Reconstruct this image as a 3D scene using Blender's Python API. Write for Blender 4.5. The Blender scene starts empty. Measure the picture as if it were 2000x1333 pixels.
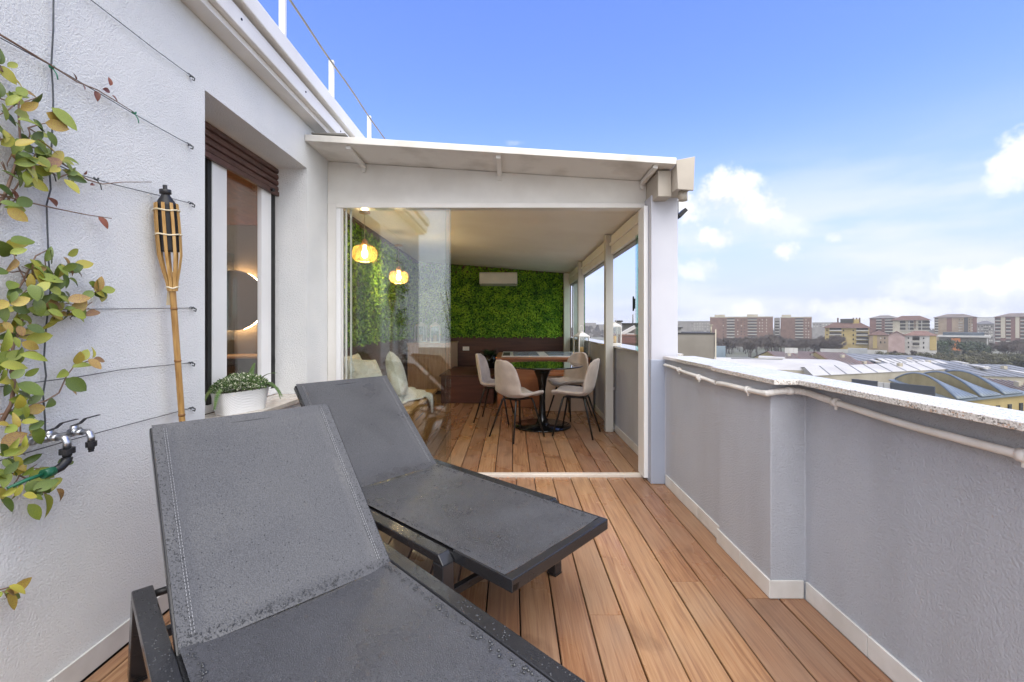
import bpy, bmesh, math, random
import numpy as np
from mathutils import Vector, Matrix
random.seed(7); np.random.seed(7)
R = math.radians
scene = bpy.context.scene
# ------------------------------------------------------------ camera, sky, sun, exposure
CAM_H = 1.23; FOC = 865.0; HOR = 636.0
cam_d = bpy.data.cameras.new('camera'); cam = bpy.data.objects.new('camera', cam_d)
scene.collection.objects.link(cam); scene.camera = cam
cam.location = (0, 0, CAM_H); cam.rotation_euler = (R(90), 0, 0)
cam_d.sensor_width = 36; cam_d.lens = FOC / 2000 * 36
cam_d.shift_y = -(666.5 - HOR) / 2000
cam_d.clip_start = 0.02; cam_d.clip_end = 9000
scene.render.engine = 'CYCLES'
scene.render.resolution_x = 1024; scene.render.resolution_y = 682
scene.view_settings.view_transform = 'Standard'; scene.view_settings.look = 'None'
scene.view_settings.gamma = 1; scene.view_settings.exposure = 1.22
scene.cycles.max_bounces = 10; scene.cycles.transparent_max_bounces = 24
SUN_EL, SUN_AZ = 60, 172          # azimuth from +Y towards +X
SKY_STRENGTH = 0.12; USE_HAZE = True

def build_world():
    w = bpy.data.worlds.new('World'); scene.world = w; w.use_nodes = True
    nt = w.node_tree; nt.nodes.clear(); N = nt.nodes.new; L = nt.links.new
    out = N('ShaderNodeOutputWorld'); bg = N('ShaderNodeBackground'); bg.inputs[1].default_value = SKY_STRENGTH
    L(bg.outputs[0], out.inputs[0])
    sky = N('ShaderNodeTexSky'); sky.sky_type = 'NISHITA'; sky.sun_disc = False
    sky.sun_elevation = R(SUN_EL); sky.sun_rotation = R(SUN_AZ); sky.air_density = 1.0; sky.dust_density = 0.6; sky.ozone_density = 1.5
    tc = N('ShaderNodeTexCoord'); sep = N('ShaderNodeSeparateXYZ'); L(tc.outputs['Generated'], sep.inputs[0])
    def math_(op, a, b=None, c=None, clamp=False):
        n = N('ShaderNodeMath'); n.operation = op; n.use_clamp = clamp
        for i, v in enumerate((a, b, c)):
            if v is None: continue
            if isinstance(v, (int, float)): n.inputs[i].default_value = v
            else: L(v, n.inputs[i])
        return n.outputs[0]
    def smooth(v, a, b):
        n = N('ShaderNodeMapRange'); n.interpolation_type = 'SMOOTHSTEP'; L(v, n.inputs[0])
        n.inputs[1].default_value = a; n.inputs[2].default_value = b
        return n.outputs[0]
    def mix(f, a, b):
        n = N('ShaderNodeMix'); n.data_type = 'RGBA'
        if isinstance(f, float): n.inputs[0].default_value = f
        else: L(f, n.inputs[0])
        for s, v in ((6, a), (7, b)):
            if isinstance(v, tuple): n.inputs[s].default_value = v
            else: L(v, n.inputs[s])
        return n.outputs[2]
    el = sep.outputs[2]
    k = 1 / SKY_STRENGTH
    tint = N('ShaderNodeMix'); tint.data_type = 'RGBA'; tint.blend_type = 'MULTIPLY'; tint.inputs[0].default_value = 1
    L(sky.outputs[0], tint.inputs[6]); tint.inputs[7].default_value = SKY_TINT
    # milky air towards the horizon, all the way round
    base = mix(smooth(el, 0.44, -0.04), tint.outputs[2], tuple(c * k for c in (0.30, 0.325, 0.42)) + (1,))
    # thin veil
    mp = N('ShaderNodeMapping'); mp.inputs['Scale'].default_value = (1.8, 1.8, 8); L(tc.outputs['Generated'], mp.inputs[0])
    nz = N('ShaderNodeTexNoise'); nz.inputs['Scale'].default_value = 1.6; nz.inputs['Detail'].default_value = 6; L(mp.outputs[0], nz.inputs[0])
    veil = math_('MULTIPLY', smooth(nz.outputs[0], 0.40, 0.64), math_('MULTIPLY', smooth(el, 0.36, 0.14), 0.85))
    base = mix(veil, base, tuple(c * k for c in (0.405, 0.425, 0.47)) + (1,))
    # cumulus: puffs with a place in the sky of their own, edges broken by noise
    nz2 = N('ShaderNodeTexNoise'); nz2.inputs['Scale'].default_value = 13; nz2.inputs['Detail'].default_value = 9; nz2.inputs['Roughness'].default_value = 0.62
    L(tc.outputs['Generated'], nz2.inputs[0])
    mpg = N('ShaderNodeMapping'); mpg.inputs['Scale'].default_value = (1, 1, 2.4); L(tc.outputs['Generated'], mpg.inputs[0])
    puff = N('ShaderNodeTexNoise'); puff.inputs['Scale'].default_value = 3.1; puff.inputs['Detail'].default_value = 7; L(mpg.outputs[0], puff.inputs[0])
    gen = math_('MULTIPLY', smooth(puff.outputs[0], 0.58, 0.70), math_('MULTIPLY', smooth(el, 0.02, 0.08), smooth(el, 0.33, 0.22)))
    gen = math_('MULTIPLY', gen, smooth(sep.outputs[1], 0.35, 0.05))   # the loose field of puffs fills the sky beyond the view
    tot = gen
    for (px, py, a, b, amp) in ((1400, 382, .065, .036, 1), (1470, 408, .058, .028, 1), (1405, 470, .034, .022, .9), (1532, 492, .028, .017, .9),
                                (1375, 522, .05, .022, .55), (1990, 545, .075, .024, .95), (1900, 575, .10, .03, .4), (1632, 463, .015, .012, .6),
                                (1992, 312, .03, .034, .95), (1965, 352, .022, .022, .6), (1010, 280, .02, .006, .25), (1640, 600, .12, .018, .6), (1780, 610, .14, .016, .6), (1420, 610, .10, .014, .55), (1520, 440, .04, .03, .3)):
        v = Vector(((px - 1000) / FOC, 1, (HOR - py) / FOC)).normalized()
        s = N('ShaderNodeVectorMath'); s.operation = 'SUBTRACT'; L(tc.outputs['Generated'], s.inputs[0]); s.inputs[1].default_value = v
        m = N('ShaderNodeVectorMath'); m.operation = 'MULTIPLY'; L(s.outputs[0], m.inputs[0]); m.inputs[1].default_value = (.78 / a, .78 / a, .78 / b)
        l = N('ShaderNodeVectorMath'); l.operation = 'LENGTH'; L(m.outputs[0], l.inputs[0])
        d = math_('SUBTRACT', 1.0, l.outputs['Value'])
        d = math_('ADD', d, math_('MULTIPLY', math_('SUBTRACT', nz2.outputs[0], 0.5), 3.4))
        tot = math_('MAXIMUM', tot, math_('MULTIPLY', smooth(d, 0.0, 0.75), amp))
    # out-of-view cloud sheet, mirrored in the panes, whitened and brightened as added fill light
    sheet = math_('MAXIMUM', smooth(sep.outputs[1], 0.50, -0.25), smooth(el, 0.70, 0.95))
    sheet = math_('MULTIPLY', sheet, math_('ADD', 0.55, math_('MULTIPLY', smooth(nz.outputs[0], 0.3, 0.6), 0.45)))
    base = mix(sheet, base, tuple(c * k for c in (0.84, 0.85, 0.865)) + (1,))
    shade = mix(smooth(nz2.outputs[0], 0.36, 0.60), tuple(c * k for c in (0.405, 0.42, 0.45)) + (1,), tuple(c * k for c in (0.52, 0.52, 0.522)) + (1,))
    col = mix(tot, base, shade)
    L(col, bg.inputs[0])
SKY_TINT = (0.76, 0.83, 1.34, 1)
build_world()
sd = bpy.data.lights.new('sun', 'SUN'); so = bpy.data.objects.new('sun', sd); scene.collection.objects.link(so)
sd.energy = 1.5; sd.angle = R(70); sd.color = (1.0, 0.95, 0.88)
_v = Vector((math.sin(R(SUN_AZ)) * math.cos(R(SUN_EL)), math.cos(R(SUN_AZ)) * math.cos(R(SUN_EL)), math.sin(R(SUN_EL))))
so.rotation_euler = _v.to_track_quat('Z', 'Y').to_euler(); so.location = (30, -30, 60)

# ------------------------------------------------------------ helpers
COL = scene.collection
def at(px, py, d): return Vector(((px - 1000) / FOC * d, d, CAM_H + (HOR - py) / FOC * d))
def C(h, f=1.0):
    h = h.lstrip('#'); r = []
    for i in (0, 2, 4):
        c = int(h[i:i + 2], 16) / 255
        r.append((c / 12.92 if c <= 0.04045 else ((c + 0.055) / 1.055) ** 2.4) * f)
    return tuple(r)

class MB:
    def __init__(s): s.v = []; s.f = []; s.sm = []
    def add(s, vs, fs, smooth=False):
        o = len(s.v); s.v += [tuple(v) for v in vs]
        s.f += [tuple(i + o for i in f) for f in fs]; s.sm += [smooth] * len(fs); return s
    def box(s, x0, x1, y0, y1, z0, z1, M=None):
        vs = [Vector(p) for p in ((x0, y0, z0), (x1, y0, z0), (x1, y1, z0), (x0, y1, z0), (x0, y0, z1), (x1, y0, z1), (x1, y1, z1), (x0, y1, z1))]
        if M: vs = [M @ v for v in vs]
        return s.add(vs, [(0, 3, 2, 1), (4, 5, 6, 7), (0, 1, 5, 4), (1, 2, 6, 5), (2, 3, 7, 6), (3, 0, 4, 7)])
    def bar(s, p0, p1, w, h, up=(0, 0, 1)):
        p0 = Vector(p0); p1 = Vector(p1); d = (p1 - p0).normalized(); u = Vector(up)
        sd_ = d.cross(u)
        if sd_.length < 1e-4: sd_ = d.cross(Vector((1, 0, 0)))
        sd_.normalize(); u = sd_.cross(d).normalized()
        vs = [p + sd_ * a * w / 2 + u * b * h / 2 for p in (p0, p1) for a, b in ((-1, -1), (1, -1), (1, 1), (-1, 1))]
        return s.add(vs, [(0, 1, 2, 3), (4, 7, 6, 5), (0, 4, 5, 1), (1, 5, 6, 2), (2, 6, 7, 3), (3, 7, 4, 0)])
    def tube(s, pts, r, n=8, caps=True, smooth=True):
        pts = [Vector(p) for p in pts]; m = len(pts); rs = r if isinstance(r, (list, tuple)) else [r] * m
        o = len(s.v); prev = None
        for i, p in enumerate(pts):
            t = (pts[min(i + 1, m - 1)] - pts[max(i - 1, 0)]).normalized()
            if prev is None:
                a = Vector((0, 0, 1)) if abs(t.z) < .9 else Vector((1, 0, 0)); x = t.cross(a).normalized()
            else:
                x = (prev - t * prev.dot(t)).normalized()
            prev = x; y = t.cross(x)
            for k in range(n):
                a = 2 * math.pi * k / n; s.v.append(tuple(p + (x * math.cos(a) + y * math.sin(a)) * rs[i]))
        for i in range(m - 1):
            for k in range(n):
                s.f.append((o + i * n + k, o + i * n + (k + 1) % n, o + (i + 1) * n + (k + 1) % n, o + (i + 1) * n + k)); s.sm.append(smooth)
        if caps:
            s.f.append(tuple(o + k for k in range(n))[::-1]); s.sm.append(False)
            s.f.append(tuple(o + (m - 1) * n + k for k in range(n))); s.sm.append(False)
        return s
    def lathe(s, prof, n=32, c=(0, 0, 0), smooth=True, sx=1, sy=1):
        o = len(s.v)
        for r, z in prof:
            for k in range(n):
                a = 2 * math.pi * k / n; s.v.append((c[0] + r * sx * math.cos(a), c[1] + r * sy * math.sin(a), c[2] + z))
        for i in range(len(prof) - 1):
            for k in range(n):
                s.f.append((o + i * n + k, o + i * n + (k + 1) % n, o + (i + 1) * n + (k + 1) % n, o + (i + 1) * n + k)); s.sm.append(smooth)
        if prof[0][0] > 1e-5: s.f.append(tuple(o + k for k in range(n))[::-1]); s.sm.append(False)
        if prof[-1][0] > 1e-5: s.f.append(tuple(o + (len(prof) - 1) * n + k for k in range(n))); s.sm.append(False)
        return s
    def prism(s, poly, axis, a0, a1):
        """poly of 2-D points extruded along axis ('x','y','z')"""
        def P(p, a):
            return {'x': (a, p[0], p[1]), 'y': (p[0], a, p[1]), 'z': (p[0], p[1], a)}[axis]
        n = len(poly)
        return s.add([P(p, a0) for p in poly] + [P(p, a1) for p in poly],
                     [tuple(range(n))[::-1], tuple(range(n, 2 * n))] + [(i, (i + 1) % n, n + (i + 1) % n, n + i) for i in range(n)])
    def grid(s, fn, nu, nv, smooth=True):
        o = len(s.v)
        for i in range(nu + 1):
            for j in range(nv + 1): s.v.append(tuple(fn(i / nu, j / nv)))
        for i in range(nu):
            for j in range(nv):
                a = o + i * (nv + 1) + j; s.f.append((a, a + nv + 1, a + nv + 2, a + 1)); s.sm.append(smooth)
        return s
    def mesh(s, name, mat):
        me = bpy.data.meshes.new(name); me.from_pydata(s.v, [], s.f); me.update()
        bm = bmesh.new(); bm.from_mesh(me); bmesh.ops.recalc_face_normals(bm, faces=bm.faces); bm.to_mesh(me); bm.free()
        me.polygons.foreach_set('use_smooth', s.sm)
        if mat is not None: me.materials.append(mat)
        return me
    def build(s, name, mat, parent=None, bevel=0, subsurf=0, kind=None, label=None, cat=None, group=None):
        o = bpy.data.objects.new(name, s.mesh(name, mat)); COL.objects.link(o)
        if parent is not None: o.parent = parent
        if bevel:
            b = o.modifiers.new('bevel', 'BEVEL'); b.width = bevel; b.segments = 2; b.limit_method = 'ANGLE'; b.angle_limit = R(40)
        if subsurf:
            b = o.modifiers.new('sub', 'SUBSURF'); b.levels = subsurf; b.render_levels = subsurf
        return tag(o, label, cat, group, kind)
def tag(o, label=None, cat=None, group=None, kind=None):
    if label: o['label'] = label
    if cat: o['category'] = cat
    if group: o['group'] = group
    if kind: o['kind'] = kind
    return o
def thing(name, label, cat, loc=(0, 0, 0), rz=0, group=None):
    o = bpy.data.objects.new(name, None); COL.objects.link(o); o.location = loc; o.rotation_euler = (0, 0, rz)
    o.empty_display_size = 0.05
    return tag(o, label, cat, group)
def inst(name, me, parent, loc=(0, 0, 0), rot=(0, 0, 0), scale=(1, 1, 1), kind=None):
    o = bpy.data.objects.new(name, me); COL.objects.link(o); o.parent = parent
    o.location = loc; o.rotation_euler = rot; o.scale = scale
    if kind: o['kind'] = kind
    return o
def copy_tree(o, parent=None):
    c = o.copy(); COL.objects.link(c); c.parent = parent
    for ch in list(o.children): copy_tree(ch, c)
    return c

# ------------------------------------------------------------ materials
def pm(name, c1, c2=None, scale=5, rough=0.6, rough2=None, metal=0, bump=0, bscale=60, bdist=0.01, bdetail=4, brough=0.5, detail=5, stretch=None, spec=0.5, coat=0,
       emit=None, estr=0, rand=0.0, lo=0.35, hi=0.65, transmission=0, alpha=None, sheen=0, geo=True, bstretch=None, sub=0):
    m = bpy.data.materials.new(name); m.use_nodes = True; nt = m.node_tree; N = nt.nodes.new; L = nt.links.new
    b = nt.nodes['Principled BSDF']
    b.inputs['Roughness'].default_value = rough; b.inputs['Metallic'].default_value = metal
    b.inputs['Specular IOR Level'].default_value = spec; b.inputs['Coat Weight'].default_value = coat
    b.inputs['Transmission Weight'].default_value = transmission; b.inputs['Sheen Weight'].default_value = sheen
    b.inputs['Base Color'].default_value = tuple(c1) + (1,)
    tc = N('ShaderNodeTexCoord'); oi = N('ShaderNodeObjectInfo')
    ad = N('ShaderNodeVectorMath'); ad.operation = 'ADD'; L(tc.outputs['Object'], ad.inputs[0])
    rv = N('ShaderNodeVectorMath'); rv.operation = 'SCALE'; rv.inputs[0].default_value = (37, 53, 71); L(oi.outputs['Random'], rv.inputs['Scale']); L(rv.outputs[0], ad.inputs[1])
    vec = ad.outputs[0]
    def mapped(st):
        if not st: return vec
        mp = N('ShaderNodeMapping'); mp.inputs['Scale'].default_value = st; L(vec, mp.inputs[0]); return mp.outputs[0]
    if c2 is not None:
        nz = N('ShaderNodeTexNoise'); nz.inputs['Scale'].default_value = scale; nz.inputs['Detail'].default_value = detail; L(mapped(stretch), nz.inputs[0])
        mr = N('ShaderNodeMapRange'); mr.inputs[1].default_value = lo; mr.inputs[2].default_value = hi; L(nz.outputs[0], mr.inputs[0])
        mx = N('ShaderNodeMix'); mx.data_type = 'RGBA'; L(mr.outputs[0], mx.inputs[0]); mx.inputs[6].default_value = tuple(c1) + (1,); mx.inputs[7].default_value = tuple(c2) + (1,)
        col = mx.outputs[2]
        if rand:
            hs = N('ShaderNodeHueSaturation'); L(col, hs.inputs['Color'])
            r2 = N('ShaderNodeMapRange'); L(oi.outputs['Random'], r2.inputs[0]); r2.inputs[3].default_value = 1 - rand; r2.inputs[4].default_value = 1 + rand; L(r2.outputs[0], hs.inputs['Value'])
            col = hs.outputs[0]
        L(col, b.inputs['Base Color'])
        if rough2 is not None:
            m2 = N('ShaderNodeMapRange'); L(mr.outputs[0], m2.inputs[0]); m2.inputs[3].default_value = rough; m2.inputs[4].default_value = rough2; L(m2.outputs[0], b.inputs['Roughness'])
    if bump:
        nb = N('ShaderNodeTexNoise'); nb.inputs['Scale'].default_value = bscale; nb.inputs['Detail'].default_value = bdetail; nb.inputs['Roughness'].default_value = brough; L(mapped(bstretch), nb.inputs[0])
        bn = N('ShaderNodeBump'); bn.inputs['Strength'].default_value = bump; bn.inputs['Distance'].default_value = bdist; L(nb.outputs[0], bn.inputs['Height']); L(bn.outputs[0], b.inputs['Normal'])
    if emit is not None:
        b.inputs['Emission Color'].default_value = tuple(emit) + (1,); b.inputs['Emission Strength'].default_value = estr
    return m
def glass(name, tint=(1, 1, 1), refl=1.0, ior=1.5):
    m = bpy.data.materials.new(name); m.use_nodes = True; nt = m.node_tree; nt.nodes.clear(); N = nt.nodes.new; L = nt.links.new
    out = N('ShaderNodeOutputMaterial'); mx = N('ShaderNodeMixShader'); tr = N('ShaderNodeBsdfTransparent'); gl = N('ShaderNodeBsdfGlossy'); fr = N('ShaderNodeFresnel')
    gm_ = N('ShaderNodeNewGeometry'); im = N('ShaderNodeMapRange'); im.inputs[3].default_value = ior; im.inputs[4].default_value = 1 / ior; L(gm_.outputs['Backfacing'], im.inputs[0]); L(im.outputs[0], fr.inputs[0]); gl.inputs['Roughness'].default_value = 0.0; tr.inputs[0].default_value = tuple(tint) + (1,)
    mu = N('ShaderNodeMath'); mu.operation = 'MULTIPLY'; mu.inputs[1].default_value = refl; mu.use_clamp = True; L(fr.outputs[0], mu.inputs[0])
    L(mu.outputs[0], mx.inputs[0]); L(tr.outputs[0], mx.inputs[1]); L(gl.outputs[0], mx.inputs[2]); L(mx.outputs[0], out.inputs[0])
    return m
M = {}
M['stucco'] = pm('white_stucco', C('#f6f7f6'), C('#eef0f0'), 3, 0.85, bump=1.0, bscale=140, bdist=0.012, bdetail=6, brough=0.65, spec=0.2)
M['stucco_grey'] = pm('grey_stucco', C('#bfc3cc'), C('#b3b6be'), 2.2, 0.85, bump=1.0, bscale=140, bdist=0.012, bdetail=6, brough=0.65, spec=0.2, stretch=(1.7, 1.7, .45), detail=10, lo=0.42, hi=0.8)
M['paint_white'] = pm('white_paint', C('#e4e2dc'), C('#d9d6cf'), 4, 0.5, bump=0.05, bscale=30, bdist=0.004)
M['metal_white'] = pm('white_coated_metal', C('#e6e4df'), C('#dddad3'), 2.5, 0.35, bump=0.03, bscale=12, bdist=0.004)
M['roof_edge'] = pm('weathered_white_metal', C('#dedbd4'), C('#b9b4ab'), 3.5, 0.5, rough2=0.6, lo=0.48, hi=0.75, bump=0.05, bscale=25)
M['gutter'] = pm('beige_metal', C('#bdb4a6'), C('#aaa194'), 3, 0.45)
M['upvc'] = pm('white_upvc', C('#ececec'), C('#e4e4e4'), 2, 0.3)
M['shutter'] = pm('brown_shutter', C('#5e4038'), C('#4b312a'), 8, 0.45)
M['black_gap'] = pm('black_rubber', C('#1a1a1a'), C('#242424'), 8, 0.7)
M['sill'] = pm('wet_stone_sill', C('#c9c1b6'), C('#b5aca1'), 7, 0.35, rough2=0.15, detail=8)
M['tile'] = pm('pale_skirting_tile', C('#d6d5d2'), C('#cac8c4'), 9, 0.35, rand=0.06)
M['glass'] = glass('clear_glass', (0.975, 0.99, 0.982), 1.4)
M['glass_win'] = glass('window_glass', (0.93, 0.95, 0.95), 1.3)
M['glass_thick'] = glass('green_edge_glass', (0.80, 0.92, 0.88), 1.6)
M['dark_metal'] = pm('anthracite_metal', C('#232427'), C('#2a2b2f'), 6, 0.28, rough2=0.16, bump=0.04, bscale=80)
M['black_metal'] = pm('black_metal', C('#131314'), C('#1b1b1c'), 6, 0.35)
M['chrome'] = pm('brushed_chrome', C('#c8c9cb'), C('#aeb0b3'), 12, 0.28, metal=1.0)
M['black_plastic'] = pm('black_plastic', C('#18181a'), C('#242427'), 10, 0.45)
M['pvc'] = pm('white_conduit', C('#e8e6e2'), C('#dad7d1'), 9, 0.45)
M['wire'] = pm('dark_wire', C('#3b3f42'), C('#4a4e50'), 20, 0.5)
M['bamboo'] = pm('bamboo_cane', C('#bd9558'), C('#98703c'), 14, 0.45, stretch=(6, 6, 0.6), detail=6)
M['bamboo_pale'] = pm('split_bamboo', C('#c9a468'), C('#b08345'), 14, 0.5, stretch=(6, 6, 0.6))
M['raffia'] = pm('pale_raffia', C('#e6dcc2'), C('#d2c4a2'), 20, 0.7)
M['stem'] = pm('vine_stem', C('#6d5342'), C('#8b7462'), 30, 0.7)
M['tie'] = pm('green_tie', C('#1f7a5a'), C('#2b8d6c'), 20, 0.5)
M['hose'] = pm('green_hose', C('#17533a'), C('#1f6a4c'), 20, 0.4)
M['cladding'] = pm('dark_red_brown_cladding', C('#5d3529'), C('#47261d'), 3, 0.45, stretch=(0.6, 0.6, 6), bump=0.05, bscale=40)
M['cabinet'] = pm('pale_oak', C('#cda98a'), C('#b98f70'), 6, 0.45, stretch=(5, 5, 0.5))
M['tubwood'] = pm('orange_brown_panel', C('#a06a45'), C('#8c5735'), 4, 0.4, stretch=(0.5, 3, 4))
M['beige_panel'] = pm('beige_panel', C('#c9b3a2'), C('#bda694'), 3, 0.5)
M['bench'] = pm('pine_bench', C('#b0854c'), C('#96692f'), 5, 0.45, stretch=(5, 0.6, 5), detail=7)
M['cushion'] = pm('cream_fur', C('#f0ebe0'), C('#e2dac9'), 14, 0.95, bump=0.8, bscale=90, bdist=0.02, sheen=0.4)
M['chair'] = pm('taupe_velvet', C('#bdb0a6'), C('#a5978d'), 7, 0.85, sheen=0.5, bump=0.05, bscale=200, detail=6)
M['table_top'] = pm('black_glass_top', C('#0d0f0e'), C('#101312'), 2, 0.03, spec=0.8, coat=0.5)
M['gloss_black'] = pm('gloss_black', C('#0e0e0f'), C('#141415'), 3, 0.12)
M['ceiling'] = pm('ceiling_paint', C('#f1ece6'), C('#ebe5de'), 2, 0.7)
M['white_app'] = pm('white_appliance', C('#e8e5e0'), C('#dfdbd5'), 3, 0.3)
M['panel_blue'] = pm('grey_blue_panel', C('#9fb0c0'), C('#8b9dae'), 5, 0.15)
M['candle'] = pm('cream_candle', C('#e3b97d'), C('#d6a763'), 8, 0.6, sub=0.3)
M['lantern_white'] = pm('white_lantern', C('#e9e7e2'), C('#dcd9d2'), 6, 0.4)
M['weave'] = pm('woven_rattan', C('#e0b468'), C('#c9974a'), 12, 0.6)
M['cord'] = pm('lamp_cord', C('#cdbfae'), C('#bfae9a'), 12, 0.7)
M['pale_wood'] = pm('pale_wood', C('#c49a6c'), C('#b0855a'), 9, 0.5, stretch=(4, 4, 0.5))
M['bulb'] = pm('lit_bulb', (1, .75, .4), emit=(1.0, 0.70, 0.32), estr=40)
M['pot_white'] = pm('white_pot', C('#ececea'), C('#e3e3e0'), 5, 0.5)
M['fern'] = pm('fern_green', C('#6e8a4e'), C('#4f6d3a'), 30, 0.6, rand=0.2)
M['flower'] = pm('white_blossom', C('#e9ead6'), C('#d3d8b0'), 40, 0.7)
M['soil'] = pm('soil', C('#3b2f26'), C('#2a211a'), 40, 0.95)
M['moss_under'] = pm('moss_backing', C('#24400f'), C('#35591a'), 12, 0.9)
M['concrete'] = pm('facade_render', C('#b9b2a6'), C('#a9a297'), 0.4, 0.8)
def nodes(m): return m.node_tree.nodes.new, m.node_tree.links.new, m.node_tree.nodes['Principled BSDF']
def ramp(N, stops):
    r = N('ShaderNodeValToRGB'); e = r.color_ramp.elements
    while len(e) < len(stops): e.new(0.5)
    for i, (p, c) in enumerate(stops): e[i].position = p; e[i].color = tuple(c) + (1,)
    return r
def mat_deck():
    m = bpy.data.materials.new('larch_decking'); m.use_nodes = True; N, L, b = nodes(m)
    tc = N('ShaderNodeTexCoord'); oi = N('ShaderNodeObjectInfo')
    rv = N('ShaderNodeVectorMath'); rv.operation = 'SCALE'; rv.inputs[0].default_value = (13, 29, 41); L(oi.outputs['Random'], rv.inputs['Scale'])
    ad = N('ShaderNodeVectorMath'); ad.operation = 'ADD'; L(tc.outputs['Object'], ad.inputs[0]); L(rv.outputs[0], ad.inputs[1])
    def noise(scale, st, det=6, dist=0):
        mp = N('ShaderNodeMapping'); mp.inputs['Scale'].default_value = st; L(ad.outputs[0], mp.inputs[0])
        n = N('ShaderNodeTexNoise'); n.inputs['Scale'].default_value = scale; n.inputs['Detail'].default_value = det; n.inputs['Distortion'].default_value = dist; L(mp.outputs[0], n.inputs[0]); return n.outputs[0]
    grain = noise(9, (9, 0.35, 9), 8, 0.6)
    fine = noise(60, (6, 0.12, 6), 4)
    blot = noise(2.2, (1, 0.6, 1), 5)
    r1 = ramp(N, ((0.22, C('#7e4c33')), (0.5, C('#a6744f')), (0.78, C('#b88a65')))); L(grain, r1.inputs[0])
    mx = N('ShaderNodeMix'); mx.data_type = 'RGBA'; mx.blend_type = 'MULTIPLY'; mx.inputs[0].default_value = 0.55
    r2 = ramp(N, ((0.3, (0.62, 0.58, 0.55)), (0.62, (1, 1, 1)))); L(fine, r2.inputs[0]); L(r1.outputs[0], mx.inputs[6]); L(r2.outputs[0], mx.inputs[7])
    mx2 = N('ShaderNodeMix'); mx2.data_type = 'RGBA'; L(mx.outputs[2], mx2.inputs[6]); mx2.inputs[7].default_value = C('#9a8470') + (1,)
    mr = N('ShaderNodeMapRange'); mr.inputs[1].default_value = 0.45; mr.inputs[2].default_value = 0.8; mr.inputs[4].default_value = 0.6; L(blot, mr.inputs[0]); L(mr.outputs[0], mx2.inputs[0])
    # knots
    mpk = N('ShaderNodeMapping'); mpk.inputs['Scale'].default_value = (5, 1.7, 1); L(ad.outputs[0], mpk.inputs[0])
    vo = N('ShaderNodeTexVoronoi'); vo.inputs['Scale'].default_value = 1.0; L(mpk.outputs[0], vo.inputs[0])
    kr = N('ShaderNodeMapRange'); kr.inputs[1].default_value = 0.10; kr.inputs[2].default_value = 0.03; L(vo.outputs['Distance'], kr.inputs[0])
    mk = N('ShaderNodeMix'); mk.data_type = 'RGBA'; mk.inputs[7].default_value = C('#4c2f1d') + (1,); L(mx2.outputs[2], mk.inputs[6])
    km = N('ShaderNodeMath'); km.operation = 'MULTIPLY'; km.inputs[1].default_value = 0.6; L(kr.outputs[0], km.inputs[0]); L(km.outputs[0], mk.inputs[0])
    st = noise(3.4, (1, .8, 1), 7, .4); sr = N('ShaderNodeMapRange'); sr.inputs[1].default_value = 0.60; sr.inputs[2].default_value = 0.72; sr.inputs[4].default_value = 0.5; L(st, sr.inputs[0])
    ms = N('ShaderNodeMix'); ms.data_type = 'RGBA'; ms.inputs[7].default_value = C('#55301f') + (1,); L(mk.outputs[2], ms.inputs[6]); L(sr.outputs[0], ms.inputs[0])
    hs = N('ShaderNodeHueSaturation'); L(ms.outputs[2], hs.inputs['Color'])
    v = N('ShaderNodeMapRange'); L(oi.outputs['Random'], v.inputs[0]); v.inputs[3].default_value = 0.70; v.inputs[4].default_value = 1.02; L(v.outputs[0], hs.inputs['Value'])
    v2 = N('ShaderNodeMapRange'); L(oi.outputs['Random'], v2.inputs[0]); v2.inputs[3].default_value = 0.499; v2.inputs[4].default_value = 0.511; L(v2.outputs[0], hs.inputs['Hue'])
    hs.inputs['Saturation'].default_value = 0.93
    L(hs.outputs[0], b.inputs['Base Color'])
    ro = N('ShaderNodeMapRange'); ro.inputs[1].default_value = 0.35; ro.inputs[2].default_value = 0.7; ro.inputs[3].default_value = 0.16; ro.inputs[4].default_value = 0.52; L(blot, ro.inputs[0]); L(ro.outputs[0], b.inputs['Roughness'])
    bn = N('ShaderNodeBump'); bn.inputs['Strength'].default_value = 0.35; bn.inputs['Distance'].default_value = 0.003; L(grain, bn.inputs['Height']); L(bn.outputs[0], b.inputs['Normal'])
    return m
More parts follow.
